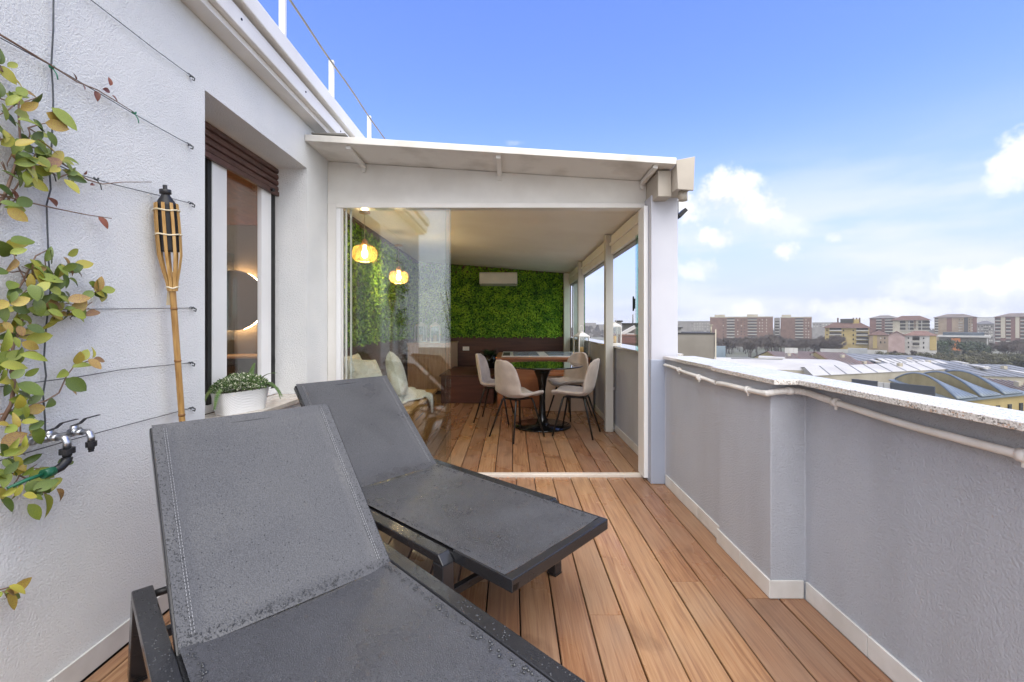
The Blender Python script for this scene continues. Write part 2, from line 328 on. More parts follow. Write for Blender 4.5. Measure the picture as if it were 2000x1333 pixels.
def mat_sling():
    m = bpy.data.materials.new('wet_grey_sling'); m.use_nodes = True; N, L, b = nodes(m)
    tc = N('ShaderNodeTexCoord')
    n1 = N('ShaderNodeTexNoise'); n1.inputs['Scale'].default_value = 260; n1.inputs['Detail'].default_value = 3; L(tc.outputs['Object'], n1.inputs[0])
    n2 = N('ShaderNodeTexNoise'); n2.inputs['Scale'].default_value = 4; n2.inputs['Detail'].default_value = 5; L(tc.outputs['Object'], n2.inputs[0])
    r = ramp(N, ((0.3, C('#35363a')), (0.7, C('#54555a')))); L(n1.outputs[0], r.inputs[0])
    mx = N('ShaderNodeMix'); mx.data_type = 'RGBA'; mx.blend_type = 'MULTIPLY'; mx.inputs[0].default_value = 1; L(r.outputs[0], mx.inputs[6])
    r2 = ramp(N, ((0.3, (.86, .86, .87)), (0.7, (1.06, 1.06, 1.06)))); L(n2.outputs[0], r2.inputs[0]); L(r2.outputs[0], mx.inputs[7]); L(mx.outputs[2], b.inputs['Base Color'])
    vo = N('ShaderNodeTexVoronoi'); vo.inputs['Scale'].default_value = 175; L(tc.outputs['Object'], vo.inputs[0])
    mr = N('ShaderNodeMapRange'); mr.inputs[1].default_value = 0.45; mr.inputs[2].default_value = 0.1; L(vo.outputs['Distance'], mr.inputs[0])
    ad = N('ShaderNodeMath'); ad.operation = 'MULTIPLY_ADD'; ad.inputs[1].default_value = 0.25; L(n1.outputs[0], ad.inputs[0]); L(mr.outputs[0], ad.inputs[2])
    bn = N('ShaderNodeBump'); bn.inputs['Strength'].default_value = 0.45; bn.inputs['Distance'].default_value = 0.0016; L(ad.outputs[0], bn.inputs['Height']); L(bn.outputs[0], b.inputs['Normal'])
    rr_ = N('ShaderNodeMapRange'); rr_.inputs[1].default_value = .35; rr_.inputs[2].default_value = .65; rr_.inputs[3].default_value = .26; rr_.inputs[4].default_value = .55; L(n2.outputs[0], rr_.inputs[0]); L(rr_.outputs[0], b.inputs['Roughness']); b.inputs['Specular IOR Level'].default_value = 0.5
    return m
def mat_granite():
    m = bpy.data.materials.new('wet_granite'); m.use_nodes = True; N, L, b = nodes(m)
    tc = N('ShaderNodeTexCoord')
    vo = N('ShaderNodeTexVoronoi'); vo.inputs['Scale'].default_value = 230; L(tc.outputs['Object'], vo.inputs[0])
    sp = N('ShaderNodeSeparateColor'); L(vo.outputs['Color'], sp.inputs[0])
    r = ramp(N, ((0.0, C('#827e79')), (0.09, C('#bab5ae')), (0.34, C('#d6d2cb')), (0.66, C('#e2dfd9')), (0.94, C('#bfa793')))); r.color_ramp.interpolation = 'CONSTANT'  # granite speckle, lightened to carry the sky glare of the wet tops
    L(sp.outputs[0], r.inputs[0]); L(r.outputs[0], b.inputs['Base Color'])
    n = N('ShaderNodeTexNoise'); n.inputs['Scale'].default_value = 5; n.inputs['Detail'].default_value = 6; L(tc.outputs['Object'], n.inputs[0])
    mr = N('ShaderNodeMapRange'); mr.inputs[1].default_value = 0.35; mr.inputs[2].default_value = 0.65; mr.inputs[3].default_value = 0.06; mr.inputs[4].default_value = 0.22; L(n.outputs[0], mr.inputs[0]); L(mr.outputs[0], b.inputs['Roughness'])
    b.inputs['Coat Weight'].default_value = 0.6; b.inputs['Coat Roughness'].default_value = 0.04
    return m
def mat_leaf(name, stops, rough=0.42):
    m = bpy.data.materials.new(name); m.use_nodes = True; N, L, b = nodes(m)
    oi = N('ShaderNodeObjectInfo'); tc = N('ShaderNodeTexCoord')
    n = N('ShaderNodeTexNoise'); n.inputs['Scale'].default_value = 26; n.inputs['Detail'].default_value = 3; L(tc.outputs['Object'], n.inputs[0])
    a = N('ShaderNodeMath'); a.operation = 'MULTIPLY_ADD'; L(n.outputs[0], a.inputs[0]); a.inputs[1].default_value = 0.5; a.inputs[2].default_value = -0.25
    s = N('ShaderNodeMath'); s.operation = 'ADD'; L(oi.outputs['Random'], s.inputs[0]); L(a.outputs[0], s.inputs[1])
    r = ramp(N, stops); L(s.outputs[0], r.inputs[0]); L(r.outputs[0], b.inputs['Base Color'])
    b.inputs['Roughness'].default_value = rough
    try: b.inputs['Subsurface Weight'].default_value = 0
    except KeyError: pass
    return m
def mat_moss():
    m = bpy.data.materials.new('green_moss'); m.use_nodes = True; N, L, b = nodes(m)
    g = N('ShaderNodeNewGeometry'); tc = N('ShaderNodeTexCoord')
    n = N('ShaderNodeTexNoise'); n.inputs['Scale'].default_value = 5; n.inputs['Detail'].default_value = 8; L(tc.outputs['Object'], n.inputs[0])
    a = N('ShaderNodeMath'); a.operation = 'MULTIPLY_ADD'; L(g.outputs['Random Per Island'], a.inputs[0]); a.inputs[1].default_value = 0.45
    L(n.outputs[0], a.inputs[2])
    r = ramp(N, ((0.40, C('#2a4d12')), (0.66, C('#5f961c')), (1.0, C('#a8cc3a')))); L(a.outputs[0], r.inputs[0]); L(r.outputs[0], b.inputs['Base Color'])
    b.inputs['Roughness'].default_value = 0.7
    return m
M['deck'] = mat_deck(); M['sling'] = mat_sling(); M['granite'] = mat_granite(); M['moss'] = mat_moss()
M['leaf'] = mat_leaf('vine_leaf', ((0.0, C('#47591f')), (0.3, C('#65762a')), (0.60, C('#8c963a')), (0.80, C('#aa9f3e')), (0.93, C('#9f8044')), (1.0, C('#7f5c46'))))
M['leaf_dry'] = mat_leaf('dry_red_leaf', ((0.0, C('#6a3a2a')), (1.0, C('#8a5038'))))

# ============================================================ terrace floor
deck = MB().box(-4.2, 1.39, -4.0, 9.05, -0.12, -0.032).build('deck', pm('dark_substrate', C('#1b1512'), C('#241c17'), 6, 0.9), kind='structure')
def plank(x0, x1, y0, y1, parent):
    c = ((x0 + x1) / 2, (y0 + y1) / 2); a = (x1 - x0) / 2; l = (y1 - y0) / 2; t = 0.003; dz = random.uniform(-.0012, .0012)
    vs = [(sx * a, sy * l, z) for z in (-.026, -.003) for sx, sy in ((-1, -1), (1, -1), (1, 1), (-1, 1))] + [(sx * (a - t), sy * (l - .0006), 0) for sx, sy in ((-1, -1), (1, -1), (1, 1), (-1, 1))]
    fs = [(0, 3, 2, 1)] + [(o + i, o + (i + 1) % 4, o + 4 + (i + 1) % 4, o + 4 + i) for o in (0, 4) for i in range(4)] + [(8, 9, 10, 11)]
    m = MB().add(vs, fs); o = m.build('plank', M['deck'], parent); o.location = (c[0], c[1], dz)
def lay(xoff, pitch, xmin, xmax, ymin, ymax, g=0.006, cut=None):
    k0 = math.floor((xmin - xoff) / pitch)
    for k in range(k0, 60):
        a = xoff + k * pitch; bb = a + pitch
        if a >= xmax: break
        a = max(a, xmin); bb = min(bb, xmax)
        if bb - a < .02: continue
        top = ymax
        if cut and a > cut[0] - .02: top = cut[1]
        y = ymin; rnd = random.Random(k * 31 + 5); nxt = ymin + rnd.uniform(1.4, 6.5)
        while y < top - .01:
            e = min(nxt, top)
            if top - e < .3: e = top
            if cut and bb > cut[0] and y < cut[1] - .01: e = min(e, cut[1])
            plank(a + g / 2, min(bb, cut[0]) - g / 2 if (cut and y >= cut[1] - .01) else bb - g / 2, y + .0011, e - .0011, deck); y = e; nxt = y + rnd.uniform(2.6, 4.2)
lay(.034, .146, -1.485, 1.32, 0.1, 3.588, cut=(1.186, 1.998))
lay(.034, .146, -4.15, 1.32, -3.9, 0.1)
lay(.005, .149, -1.88, 1.195, 3.652, 8.98)

# ============================================================ the house on the left
house = thing('penthouse', 'white stucco penthouse wall with brown shuttered window and white metal eaves', 'building', (-1.5, 2, 0))
def hp(mb, name, mat, parent=None, **k):
    o = mb.build(name, mat, parent or house, **k)
    if parent is None: o.location = -Vector(house.location)
    return o
XI = -1.735; WY0, WY1 = 2.163, 3.243; WZ0, WZ1 = 0.70, 2.38
w = MB()
w.box(XI, -1.5, 0.1, WY0, 0, 2.70); w.box(XI, -1.5, WY1, 3.66, 0, 2.70)
w.box(XI, -1.5, WY0, WY1, 0, WZ0); w.box(XI, -1.5, WY0, WY1, WZ1, 2.70)
w.box(-6.0, XI, 0.1, 0.30, 0, 2.70)
w.box(-1.99, XI, 3.50, 3.66, 0, 2.70)
w.box(-6.0, -1.60, 3.66, 9.1, 2.56, 2.70)
hp(w, 'wall', M['stucco'])
# eaves: soffit lip, two fascia boards, flat roof
e = MB().box(-6.0, -1.41, 0.02, 9.2, 2.702, 2.735); hp(e, 'soffit', M['paint_white'])
e = MB().box(-6.0, -1.375, 0.0, 9.2, 2.737, 2.83); hp(e, 'fascia', M['metal_white'], bevel=.006)
e = MB().box(-6.0, -1.345, -0.02, 9.2, 2.85, 2.955); hp(e, 'roof_edge', M['metal_white'], bevel=.008)
e = MB().box(-6.0, -1.40, 0.0, 9.2, 2.831, 2.849); hp(e, 'drip_groove', pm('grey_groove', C('#77736c'), C('#8a867f'), 6, .6))
for y in (1.2, 2.25, 2.95, 3.55):
    hp(MB().tube([(-1.376, y, 2.785), (-1.371, y, 2.785)], .006, 8), 'screw', M['dark_metal'])
# skirting tiles
y = 0.12
while y < 3.58:
    y1 = min(y + .33, 3.585); hp(MB().box(-1.498, -1.488, y, y1 - .003, 0.002, .085), 'skirting_tile', M['tile'], bevel=.001); y += .33
# sill
hp(MB().box(XI + .02, -1.455, WY0 + .001, WY1 - .001, WZ0 + .001, WZ0 + .030), 'sill', M['sill'], bevel=.003)
# window
win = hp(MB().box(XI - .015, XI + .012, WY0 + .002, WY1 - .002, WZ0 + .031, WZ0 + .075), 'window', M['upvc'], bevel=.002, label='white sliding window under a half lowered brown shutter')
def wp(mb, name, mat, **k):
    return mb.build(name, mat, win, **k)
wp(MB().box(XI - .05, XI + .008, 2.555, 2.685, WZ0 + .076, 2.30), 'mullion', M['upvc'], bevel=.004)
wp(MB().box(XI - .055, XI - .052 + .055, 2.52, 2.553, WZ0 + .076, 2.30), 'seal', M['black_gap'])
wp(MB().box(XI - .03, XI + .004, 3.065, 3.185, WZ0 + .076, 2.30), 'frame', M['upvc'], bevel=.004)
wp(MB().box(XI - .03, XI + .002, 3.187, 3.240, WZ0 + .076, 2.30), 'side_channel', M['black_gap'])
wp(MB().box(XI - .03, XI + .004, WY0 + .003, 2.235, WZ0 + .076, 2.30), 'frame', M['upvc'], bevel=.004)
wp(MB().box(XI - .045, XI - .035, 2.24, 2.52, WZ0 + .14, 2.30), 'pane', M['glass_win'])
wp(MB().box(XI - .030, XI - .020, 2.69, 3.062, WZ0 + .11, 2.30), 'pane', M['glass_win'])
wp(MB().box(XI - .035, XI + .006, 2.69, 3.062, WZ0 + .076, WZ0 + .11), 'bottom_rail', M['upvc'], bevel=.003)
wp(MB().box(XI - .05, XI - .006, 2.24, 2.517, WZ0 + .076, WZ0 + .14), 'bottom_rail', M['upvc'], bevel=.003)
for i in range(4):
    z = 2.205 + i * .043
    wp(MB().prism([(XI + .012, z), (XI + .026, z + .006), (XI + .030, z + .021), (XI + .026, z + .036), (XI + .012, z + .041)], 'y', WY0 + .004, WY1 - .004), 'slat', M['shutter'])
wp(MB().box(XI + .010, XI + .034, WY0 + .004, WY1 - .004, 2.172, 2.204), 'bottom_bar', M['shutter'], bevel=.003)
wp(MB().tube([(XI + .034, 3.13, 2.187), (XI + .055, 3.13, 2.187)], .012, 10), 'stop', M['black_plastic'])
# room behind the window
roomw = pm('dark_taupe_wall', C('#6a625c'), C('#5d554f'), 2, .7)
room = MB().box(-4.8, -2.0, 5.4, 5.45, 0, 2.5).box(-4.85, -4.8, .3, 5.45, 0, 2.5).box(-4.8, XI - .06, .3, 5.4, -.03, -.005)
hp(room, 'room_wall', roomw)
hp(MB().box(-4.8, -2.0, .31, 5.39, 2.45, 2.5), 'room_ceiling', pm('orange_brick_vault', C('#8a4a2a'), C('#5f3019'), 12, .7, stretch=(4, 1, 1)))
hp(MB().box(-2.04, -1.992, 3.661, 5.39, 0, 2.449), 'room_wall', roomw)
hp(MB().box(-4.0, -3.38, 5.05, 5.38, 0, 2.1), 'wardrobe', pm('dark_wardrobe', C('#2f2d2d'), C('#3a3737'), 3, .5))
# lit mirror
mc = at(466, 588, 5.36)
mir = thing('round_mirror', 'round backlit mirror glowing warm inside the dark room', 'mirror', mc)
MB().tube([(0, -.09, 0), (0, -.075, 0)], .36, 48).build('mirror_disc', pm('mirror', C('#7d766f'), C('#6f6862'), 2, .12), mir)  # plain grey disc, its colour standing in for the reflected room
MB().tube([(.345 * math.cos(a * .1309), -.03, .345 * math.sin(a * .1309)) for a in range(49)], .010, 6).build('light_ring', pm('warm_led', (1, .7, .35), emit=(1, .60, .24), estr=34), mir)
van = thing('vanity_unit', 'low dark vanity with a lit pale top below the round mirror', 'cabinet', (mc.x - .1, 5.2, 0))
MB().box(-.7, .7, -.25, .16, 0.002, .86).build('body', pm('vanity_dark', C('#35302d'), C('#2a2624'), 3, .5), van)
MB().box(-.72, .72, -.27, .17, .862, .885).build('top', pm('vanity_top', C('#b59a7c'), C('#a58a6c'), 3, .4), van)

# railing on the roof edge
rail = thing('roof_railing', 'thin grey cable strung between white posts along the flat roof edge', 'railing', (-1.45, 2.9, 2.956))
for y in (0.9, 1.85, 2.80, 3.56, 4.50, 5.5, 6.5): MB().box(-.018, .018, y - 2.9 - .014, y - 2.9 + .014, 0.0, .40).build('post', M['metal_white'], rail, bevel=.002)
MB().tube([(.02, y - 2.9, .365 - .006 * math.sin(y * 6)) for y in [0.3 + .25 * i for i in range(29)]], .008, 8).build('cable', pm('grey_cable', C('#7d7a72'), C('#8b887f'), 8, .5), rail)

# ============================================================ parapet on the right
par = thing('parapet_wall', 'grey stucco parapet with projecting pier, granite coping and pale skirting', 'wall', (1.3, 2, 0))
def pp(mb, name, mat, **k):
    o = mb.build(name, mat, par, **k); o.location = -Vector(par.location); return o
XN, XP, XR, XB, ZW = 1.325, 1.168, 1.19, 1.385, 0.970
pw = MB()
pw.prism([(XN, -4.0), (XB, -4.0), (XB, 9.1), (1.20, 9.1), (1.20, 3.62), (XR, 3.62), (XR, 2.50), (XP, 2.50), (XP, 2.00), (XN, 2.00)], 'z', -.03, ZW)
pp(pw, 'wall', M['stucco_grey'], bevel=.012)
T = .024
def cop(x0, x1, y0, y1, dz=0): pp(MB().box(x0, x1, y0, y1, ZW + dz + .001, ZW + dz + T), 'coping_slab', M['granite'], bevel=.003)
cop(1.165, 1.41, 2.535, 3.415); cop(1.138, 1.41, 1.922, 2.533)
for a, b_ in ((.86, 1.92), (-.2, .858), (-1.3, -.202), (-2.6, -1.302), (-4, -2.602)): cop(1.243, 1.41, a, b_)
for a, b_ in ((3.67, 4.7), (4.702, 5.8), (5.802, 6.9), (6.902, 8.0), (8.002, 9.0)): cop(1.176, 1.42, a, b_)
def skirt(p0, p1, n):
    p0 = Vector(p0); p1 = Vector(p1); d = (p1 - p0) / n; g = d.normalized() * .0015; nr = Vector((-d.y, d.x, 0)).normalized() * .010
    for i in range(n):
        a = p0 + d * i + g; b_ = p0 + d * (i + 1) - g
        q = [a, b_, b_ + nr, a + nr]
        pp(MB().add([(v.x, v.y, z) for z in (.002, .082) for v in q], [(0, 3, 2, 1), (4, 5, 6, 7), (0, 1, 5, 4), (1, 2, 6, 5), (2, 3, 7, 6), (3, 0, 4, 7)]), 'skirting_tile', M['tile'], bevel=.002)
skirt((XR - .0005, 2.515, 0), (XR - .0005, 3.41, 0), 3); skirt((XP - .0005, 1.99, 0), (XP - .0005, 2.51, 0), 2)
skirt((XN - .012, 1.9995, 0), (XP - .010, 1.9995, 0), 1); skirt((XN - .0005, -3.9, 0), (XN - .0005, 1.985, 0), 17)
skirt((1.1995, 3.67, 0), (1.1995, 8.9, 0), 14)
# cable conduit
con = thing('cable_conduit', 'white corrugated cable conduit clipped along the grey parapet under the coping', 'conduit', (1.3, 1.9, .92))
def cpath(pts, r, name='tube', ribs=False):
    P = [Vector(p) for p in pts]; out = []
    for i in range(len(P) - 1):
        p0 = P[max(i - 1, 0)]; p1 = P[i]; p2 = P[i + 1]; p3 = P[min(i + 2, len(P) - 1)]
        n = max(4, int((p2 - p1).length / .006)) if ribs else 10
        for k in range(n):
            t = k / n; out.append(0.5 * ((2 * p1) + (-p0 + p2) * t + (2 * p0 - 5 * p1 + 4 * p2 - p3) * t * t + (-p0 + 3 * p1 - 3 * p2 + p3) * t ** 3))
    out.append(P[-1]); rr = [r * (1.13 if (ribs and k % 2) else 1) for k in range(len(out))]
    o = MB().tube(out, rr, 10, smooth=not ribs).build(name, M['pvc'], con); o.location = -Vector(con.location); return o
cpath([(1.172, 3.40, .928), (1.171, 3.2, .925), (1.17, 3.0, .913), (1.17, 2.8, .910), (1.168, 2.62, .905), (1.17, 2.54, .90)], .011)
cpath([(1.157, 2.49, .905), (1.152, 2.40, .912), (1.152, 2.25, .915), (1.152, 2.10, .917), (1.152, 2.03, .920)], .0125)
cpath([(1.152, 2.03, .920), (1.145, 1.985, .925), (1.18, 1.972, .935), (1.25, 1.975, .938), (1.296, 1.955, .934), (1.309, 1.88, .925), (1.309, 1.78, .918)], .013, 'ribbed_tube', True)
cpath([(1.309, 1.78, .918), (1.308, 1.5, .902), (1.309, 1.3, .898), (1.308, 1.14, .897)], .0125)
cpath([(1.308, 1.14, .897), (1.309, .9, .893), (1.308, .6, .890), (1.309, -.2, .886)], .0135, 'ribbed_tube', True)
for (x, y, z, nx, ny) in ((1.157, 2.74, .909, 0, 0), (1.152, 2.16, .916, 0, 0), (1.309, 1.79, .919, 0, 0), (1.308, 1.13, .897, 0, 0), (1.171, 3.1, .918, 0, 0), (1.24, 1.976, .938, 1, 0)):
    c_ = MB()
    if nx: c_.tube([(x - .012, y, z), (x + .012, y, z)], .018, 12)
    else: c_.tube([(x, y - .012, z), (x, y + .012, z)], .018, 12).box(x - .004, x + .004, y - .004, y + .004, z - .03, z - .016)
    o = c_.build('clip', M['pvc'], con); o.location = -Vector(con.location)

# ============================================================ glazed veranda
ver = thing('glass_veranda', 'white lean-to veranda with sliding glass panes and sloping metal roof', 'veranda', (0, 3.62, 0))
def vp(mb, name, mat, **k):
    o = mb.build(name, mat, ver, **k); o.location = (0, -3.62, 0); return o
def zr(x): return 2.565 - .0632 * (x + 1.5)       # underside of the roof sheet
def zc(x): return 2.285 + .08 * (1.13 - x)        # ceiling
vp(MB().prism([(-1.497, zr(-1.497)), (1.19, zr(1.19)), (1.19, zr(1.19) + .048), (-1.497, zr(-1.497) + .048)], 'y', 3.20, 9.15), 'roof_sheet', M['roof_edge'], bevel=.004)
vp(MB().prism([(-1.498, 2.222), (1.262, 2.222), (1.262, zr(1.262) - .003), (-1.498, zr(-1.498) - .003)], 'y', 3.60, 3.655), 'header_panel', M['paint_white'])
vp(MB().box(-1.42, 1.075, 3.575, 3.665, 2.180, 2.219), 'top_track', M['metal_white'], bevel=.003)
vp(MB().box(-1.498, -1.425, 3.59, 3.66, .002, 2.219), 'side_frame', M['metal_white'], bevel=.003)
vp(MB().box(-1.423, -1.385, 3.582, 3.662, .024, 2.178), 'jamb', M['upvc'], bevel=.003)
vp(MB().box(1.043, 1.076, 3.50, 3.664, .024, 2.178), 'jamb', M['upvc'], bevel=.003)
vp(MB().box(-1.42, 1.076, 3.592, 3.648, -.02, .020), 'threshold', pm('aluminium_sill', C('#d8cfc4'), C('#c9beb2'), 5, .35), bevel=.003)
vp(MB().box(1.078, 1.286, 3.43, 3.655, .002, 2.24), 'post', pm('pale_grey_paint', C('#c3c4cb'), C('#babbc4'), 2, .55), bevel=.006)
vp(MB().box(1.075, 1.184, 3.426, 3.60, .001, .965), 'post_base', pm('blue_grey_paint', C('#a3abbb'), C('#9ba3b4'), 2, .55), bevel=.006)
for x in (-1.20, -.10, 1.05):
    z = zr(x)
    vp(MB().bar((x, 3.24, z - .013), (x, 3.585, z - .030), .034, .024).box(x - .012, x + .012, 3.575, 3.598, z - .075, z - .03), 'bracket', M['paint_white'])
vp(MB().add([(-1.46, 3.22, 2.625), (-1.20, 3.22, 2.612), (-1.20, 3.55, 2.612), (-1.46, 3.55, 2.632), (-1.46, 3.22, 2.632), (-1.215, 3.22, 2.628), (-1.21, 3.55, 2.628), (-1.46, 3.55, 2.64)],
            [(0, 1, 2, 3), (4, 5, 6, 7), (0, 1, 5, 4), (1, 2, 6, 5), (2, 3, 7, 6), (3, 0, 4, 7)]), 'flashing', pm('grey_flashing', C('#7d7a74'), C('#69665f'), 6, .5))
gut = vp(MB().box(1.192, 1.206, 3.22, 9.15, 2.22, 2.40).box(1.206, 1.305, 3.22, 9.15, 2.22, 2.234).box(1.293, 1.305, 3.22, 9.15, 2.234, 2.43), 'gutter', M['gutter'], bevel=.002)
g2 = MB().add([(1.196, 3.195, 2.213), (1.312, 3.195, 2.205), (1.312, 3.218, 2.205), (1.196, 3.218, 2.213), (1.188, 3.195, 2.425), (1.322, 3.195, 2.450), (1.322, 3.218, 2.450), (1.188, 3.218, 2.425)],
              [(0, 3, 2, 1), (4, 5, 6, 7), (0, 1, 5, 4), (1, 2, 6, 5), (2, 3, 7, 6), (3, 0, 4, 7)]).build('gutter_end', M['gutter'], gut, bevel=.003)
MB().tube([(1.262, 3.27, 2.222), (1.262, 3.27, 2.15)], .032, 20).build('outlet', M['gutter'], gut)
vp(MB().box(1.088, 1.190, 3.30, 3.60, 2.19, 2.385), 'support_box', M['gutter'], bevel=.005)
# ceiling and side beam
vp(MB().prism([(-1.93, zc(-1.93)), (1.30, zc(1.30)), (1.30, zc(1.3) + .03), (-1.93, zc(-1.93) + .03)], 'y', 3.67, 9.1), 'ceiling', M['ceiling'])
vp(MB().box(1.142, 1.262, 3.67, 8.99, 2.05, 2.265), 'side_beam', M['ceiling'], bevel=.004)
vp(MB().box(1.120, 1.141, 3.67, 8.99, 2.145, 2.175), 'beam_trim', M['ceiling'], bevel=.002)
vp(MB().box(1.175, 1.235, 3.67, 8.99, 2.032, 2.049), 'glass_track', pm('grey_track', C('#86857f'), C('#7a7973'), 5, .4))
for y in (5.10, 7.20): vp(MB().box(1.078, 1.168, y, y + .09, .002, zc(1.12) - .012), 'column', pm('grey_white_paint', C('#c9c6bf'), C('#bdbab2'), 2, .5), bevel=.004)
vp(MB().box(1.04, 1.165, 8.86, 8.98, .002, zc(1.1) - .012), 'column', M['paint_white'], bevel=.004)
for z in (.48, .02): vp(MB().box(1.169, 1.199, 5.12, 5.30, z, z + .04), 'foot_bracket', M['chrome'], bevel=.003)
# back wall and left wall
vp(MB().box(-1.98, 1.20, 9.0, 9.08, 0, 2.56), 'back_wall', M['cladding'])
vp(MB().box(-1.98, -1.90, 3.66, 8.99, 0, 2.555), 'left_wall', M['cladding'])
vp(MB().box(-1.88, 1.03, 8.965, 8.998, 1.005, zc(1.0) - .01), 'moss_backing', M['moss_under'])
vp(MB().box(-1.898, -1.87, 3.70, 8.96, 1.005, 2.40), 'moss_backing', M['moss_under'])
def moss(n, fn, name='moss_panel'):
    v = []; f = []
    for i in range(n):
        p, nrm, up = fn()
        s = random.uniform(.018, .042); a = random.uniform(0, 6.28)
        side = nrm.cross(up); d1 = (up * math.cos(a) + side * math.sin(a)); d2 = nrm.cross(d1)
        p = p + nrm * .022 * max(0, math.sin(p.x * 31 + p.y * 27) * math.sin(p.z * 34 + p.x * 9 + p.y * 7)); tip = p + d1 * s * .9 + nrm * s * random.uniform(.1, 1.0); o = len(v)
        v += [p, p + d1 * s * .4 + d2 * s * .45 + nrm * s * .5, tip, p + d1 * s * .4 - d2 * s * .45 + nrm * s * .35]
        f += [(o, o + 1, o + 2), (o, o + 2, o + 3)]
    me = bpy.data.meshes.new(name); me.from_pydata([tuple(q) for q in v], [], f); me.materials.append(M['moss'])
    ob = bpy.data.objects.new(name, me); COL.objects.link(ob); ob.parent = ver; ob.location = (0, -3.62, 0); ob['kind'] = 'stuff'; return ob
def f_back():
    x = random.uniform(-1.87, 1.02); z = random.uniform(.99, zc(x) - .02); return Vector((x, 8.965, z)), Vector((0, -1, 0)), Vector((0, 0, 1))
def f_left():
    y = random.uniform(3.72, 8.95); z = random.uniform(.985, 2.44); return Vector((-1.87, y, z)), Vector((1, 0, 0)), Vector((0, 0, 1))
moss(15000, f_back); moss(16000, f_left)
# sliding panes stacked to the left of the opening
for i, (x0, x1, y) in enumerate(((-1.384, -.500, 3.588), (-1.36, -.545, 3.612), (-1.33, -.52, 3.636))):
    g = vp(MB().box(x0, x1, y, y + .008, .021, 2.179), 'sliding_pane', M['glass'])
    MB().box(x1 + .0005, x1 + .003, y, y + .008, .022, 2.178).build('pane_edge', M['glass_thick'], g)
    MB().box(x0 + .002, x0 + .014, y - .003, y + .011, .022, 2.178).build('pane_profile', M['metal_white'], g)
# folded side panes beside the post, fixed pane at the far end
for i in range(4):
    y = 3.80 + i * .045; g = vp(MB().box(1.105 - i * .002, 1.395, y, y + .008, 1.0, 2.03), 'folded_pane', M['glass_thick'])
h = vp(MB().box(1.092, 1.104, 3.965, 3.985, 1.38, 1.47).box(1.085, 1.093, 3.962, 3.988, 1.36, 1.49), 'pane_handle', M['black_plastic'])
vp(MB().box(1.20, 1.208, 7.31, 8.85, 1.0, 2.03), 'fixed_pane', M['glass_thick'])
fl = thing('floodlight', 'small black floodlight on the outer side of the grey post', 'lamp', (1.305, 3.5, 2.12))
MB().box(-.017, .004, -.02, .02, -.03, .09).build('bracket', M['black_plastic'], fl); MB().bar((.0, 0, -.04), (.06, 0, .02), .09, .03, (0, 0, 1)).build('head', M['black_plastic'], fl, bevel=.004)
# the block of flats that carries the terrace
base = thing('apartment_block', 'plain rendered block of flats under the terrace', 'building', (0, 2, -19))
MB().box(-12, 1.383, -10, 7.3, 0, 18.86).build('body', M['concrete'], base)
# ============================================================ sun loungers
drop_mat = pm('water_drop', C('#2e3034'), None, rough=0.04, spec=0.6)
def droplets(spots, parent):
    """low domes of water on a surface: (position, normal, radius)"""
    v = []; f = []
    for p, n, r in spots:
        n = Vector(n); t = n.cross(Vector((.3, .9, .2))).normalized(); bt = n.cross(t); o = len(v); st = random.uniform(.8, 1.35)
        for k in range(6):
            a = k * math.pi / 3; v.append(tuple(p + (t * math.cos(a) * st + bt * math.sin(a)) * r))
        for k in range(6):
            a = k * math.pi / 3; v.append(tuple(p + (t * math.cos(a) * st + bt * math.sin(a)) * r * .62 + n * r * .42))
        v.append(tuple(p + n * r * .55))
        for k in range(6):
            j = (k + 1) % 6; f.append((o + k, o + j, o + 6 + j, o + 6 + k)); f.append((o + 6 + k, o + 6 + j, o + 12))
    me = bpy.data.meshes.new('water_drops'); me.from_pydata(v, [], f); me.polygons.foreach_set('use_smooth', [True] * len(f)); me.materials.append(drop_mat)
    o = bpy.data.objects.new('water_drops', me); COL.objects.link(o); o.parent = parent; o['kind'] = 'stuff'; return o
TH = R(42); BL = .755
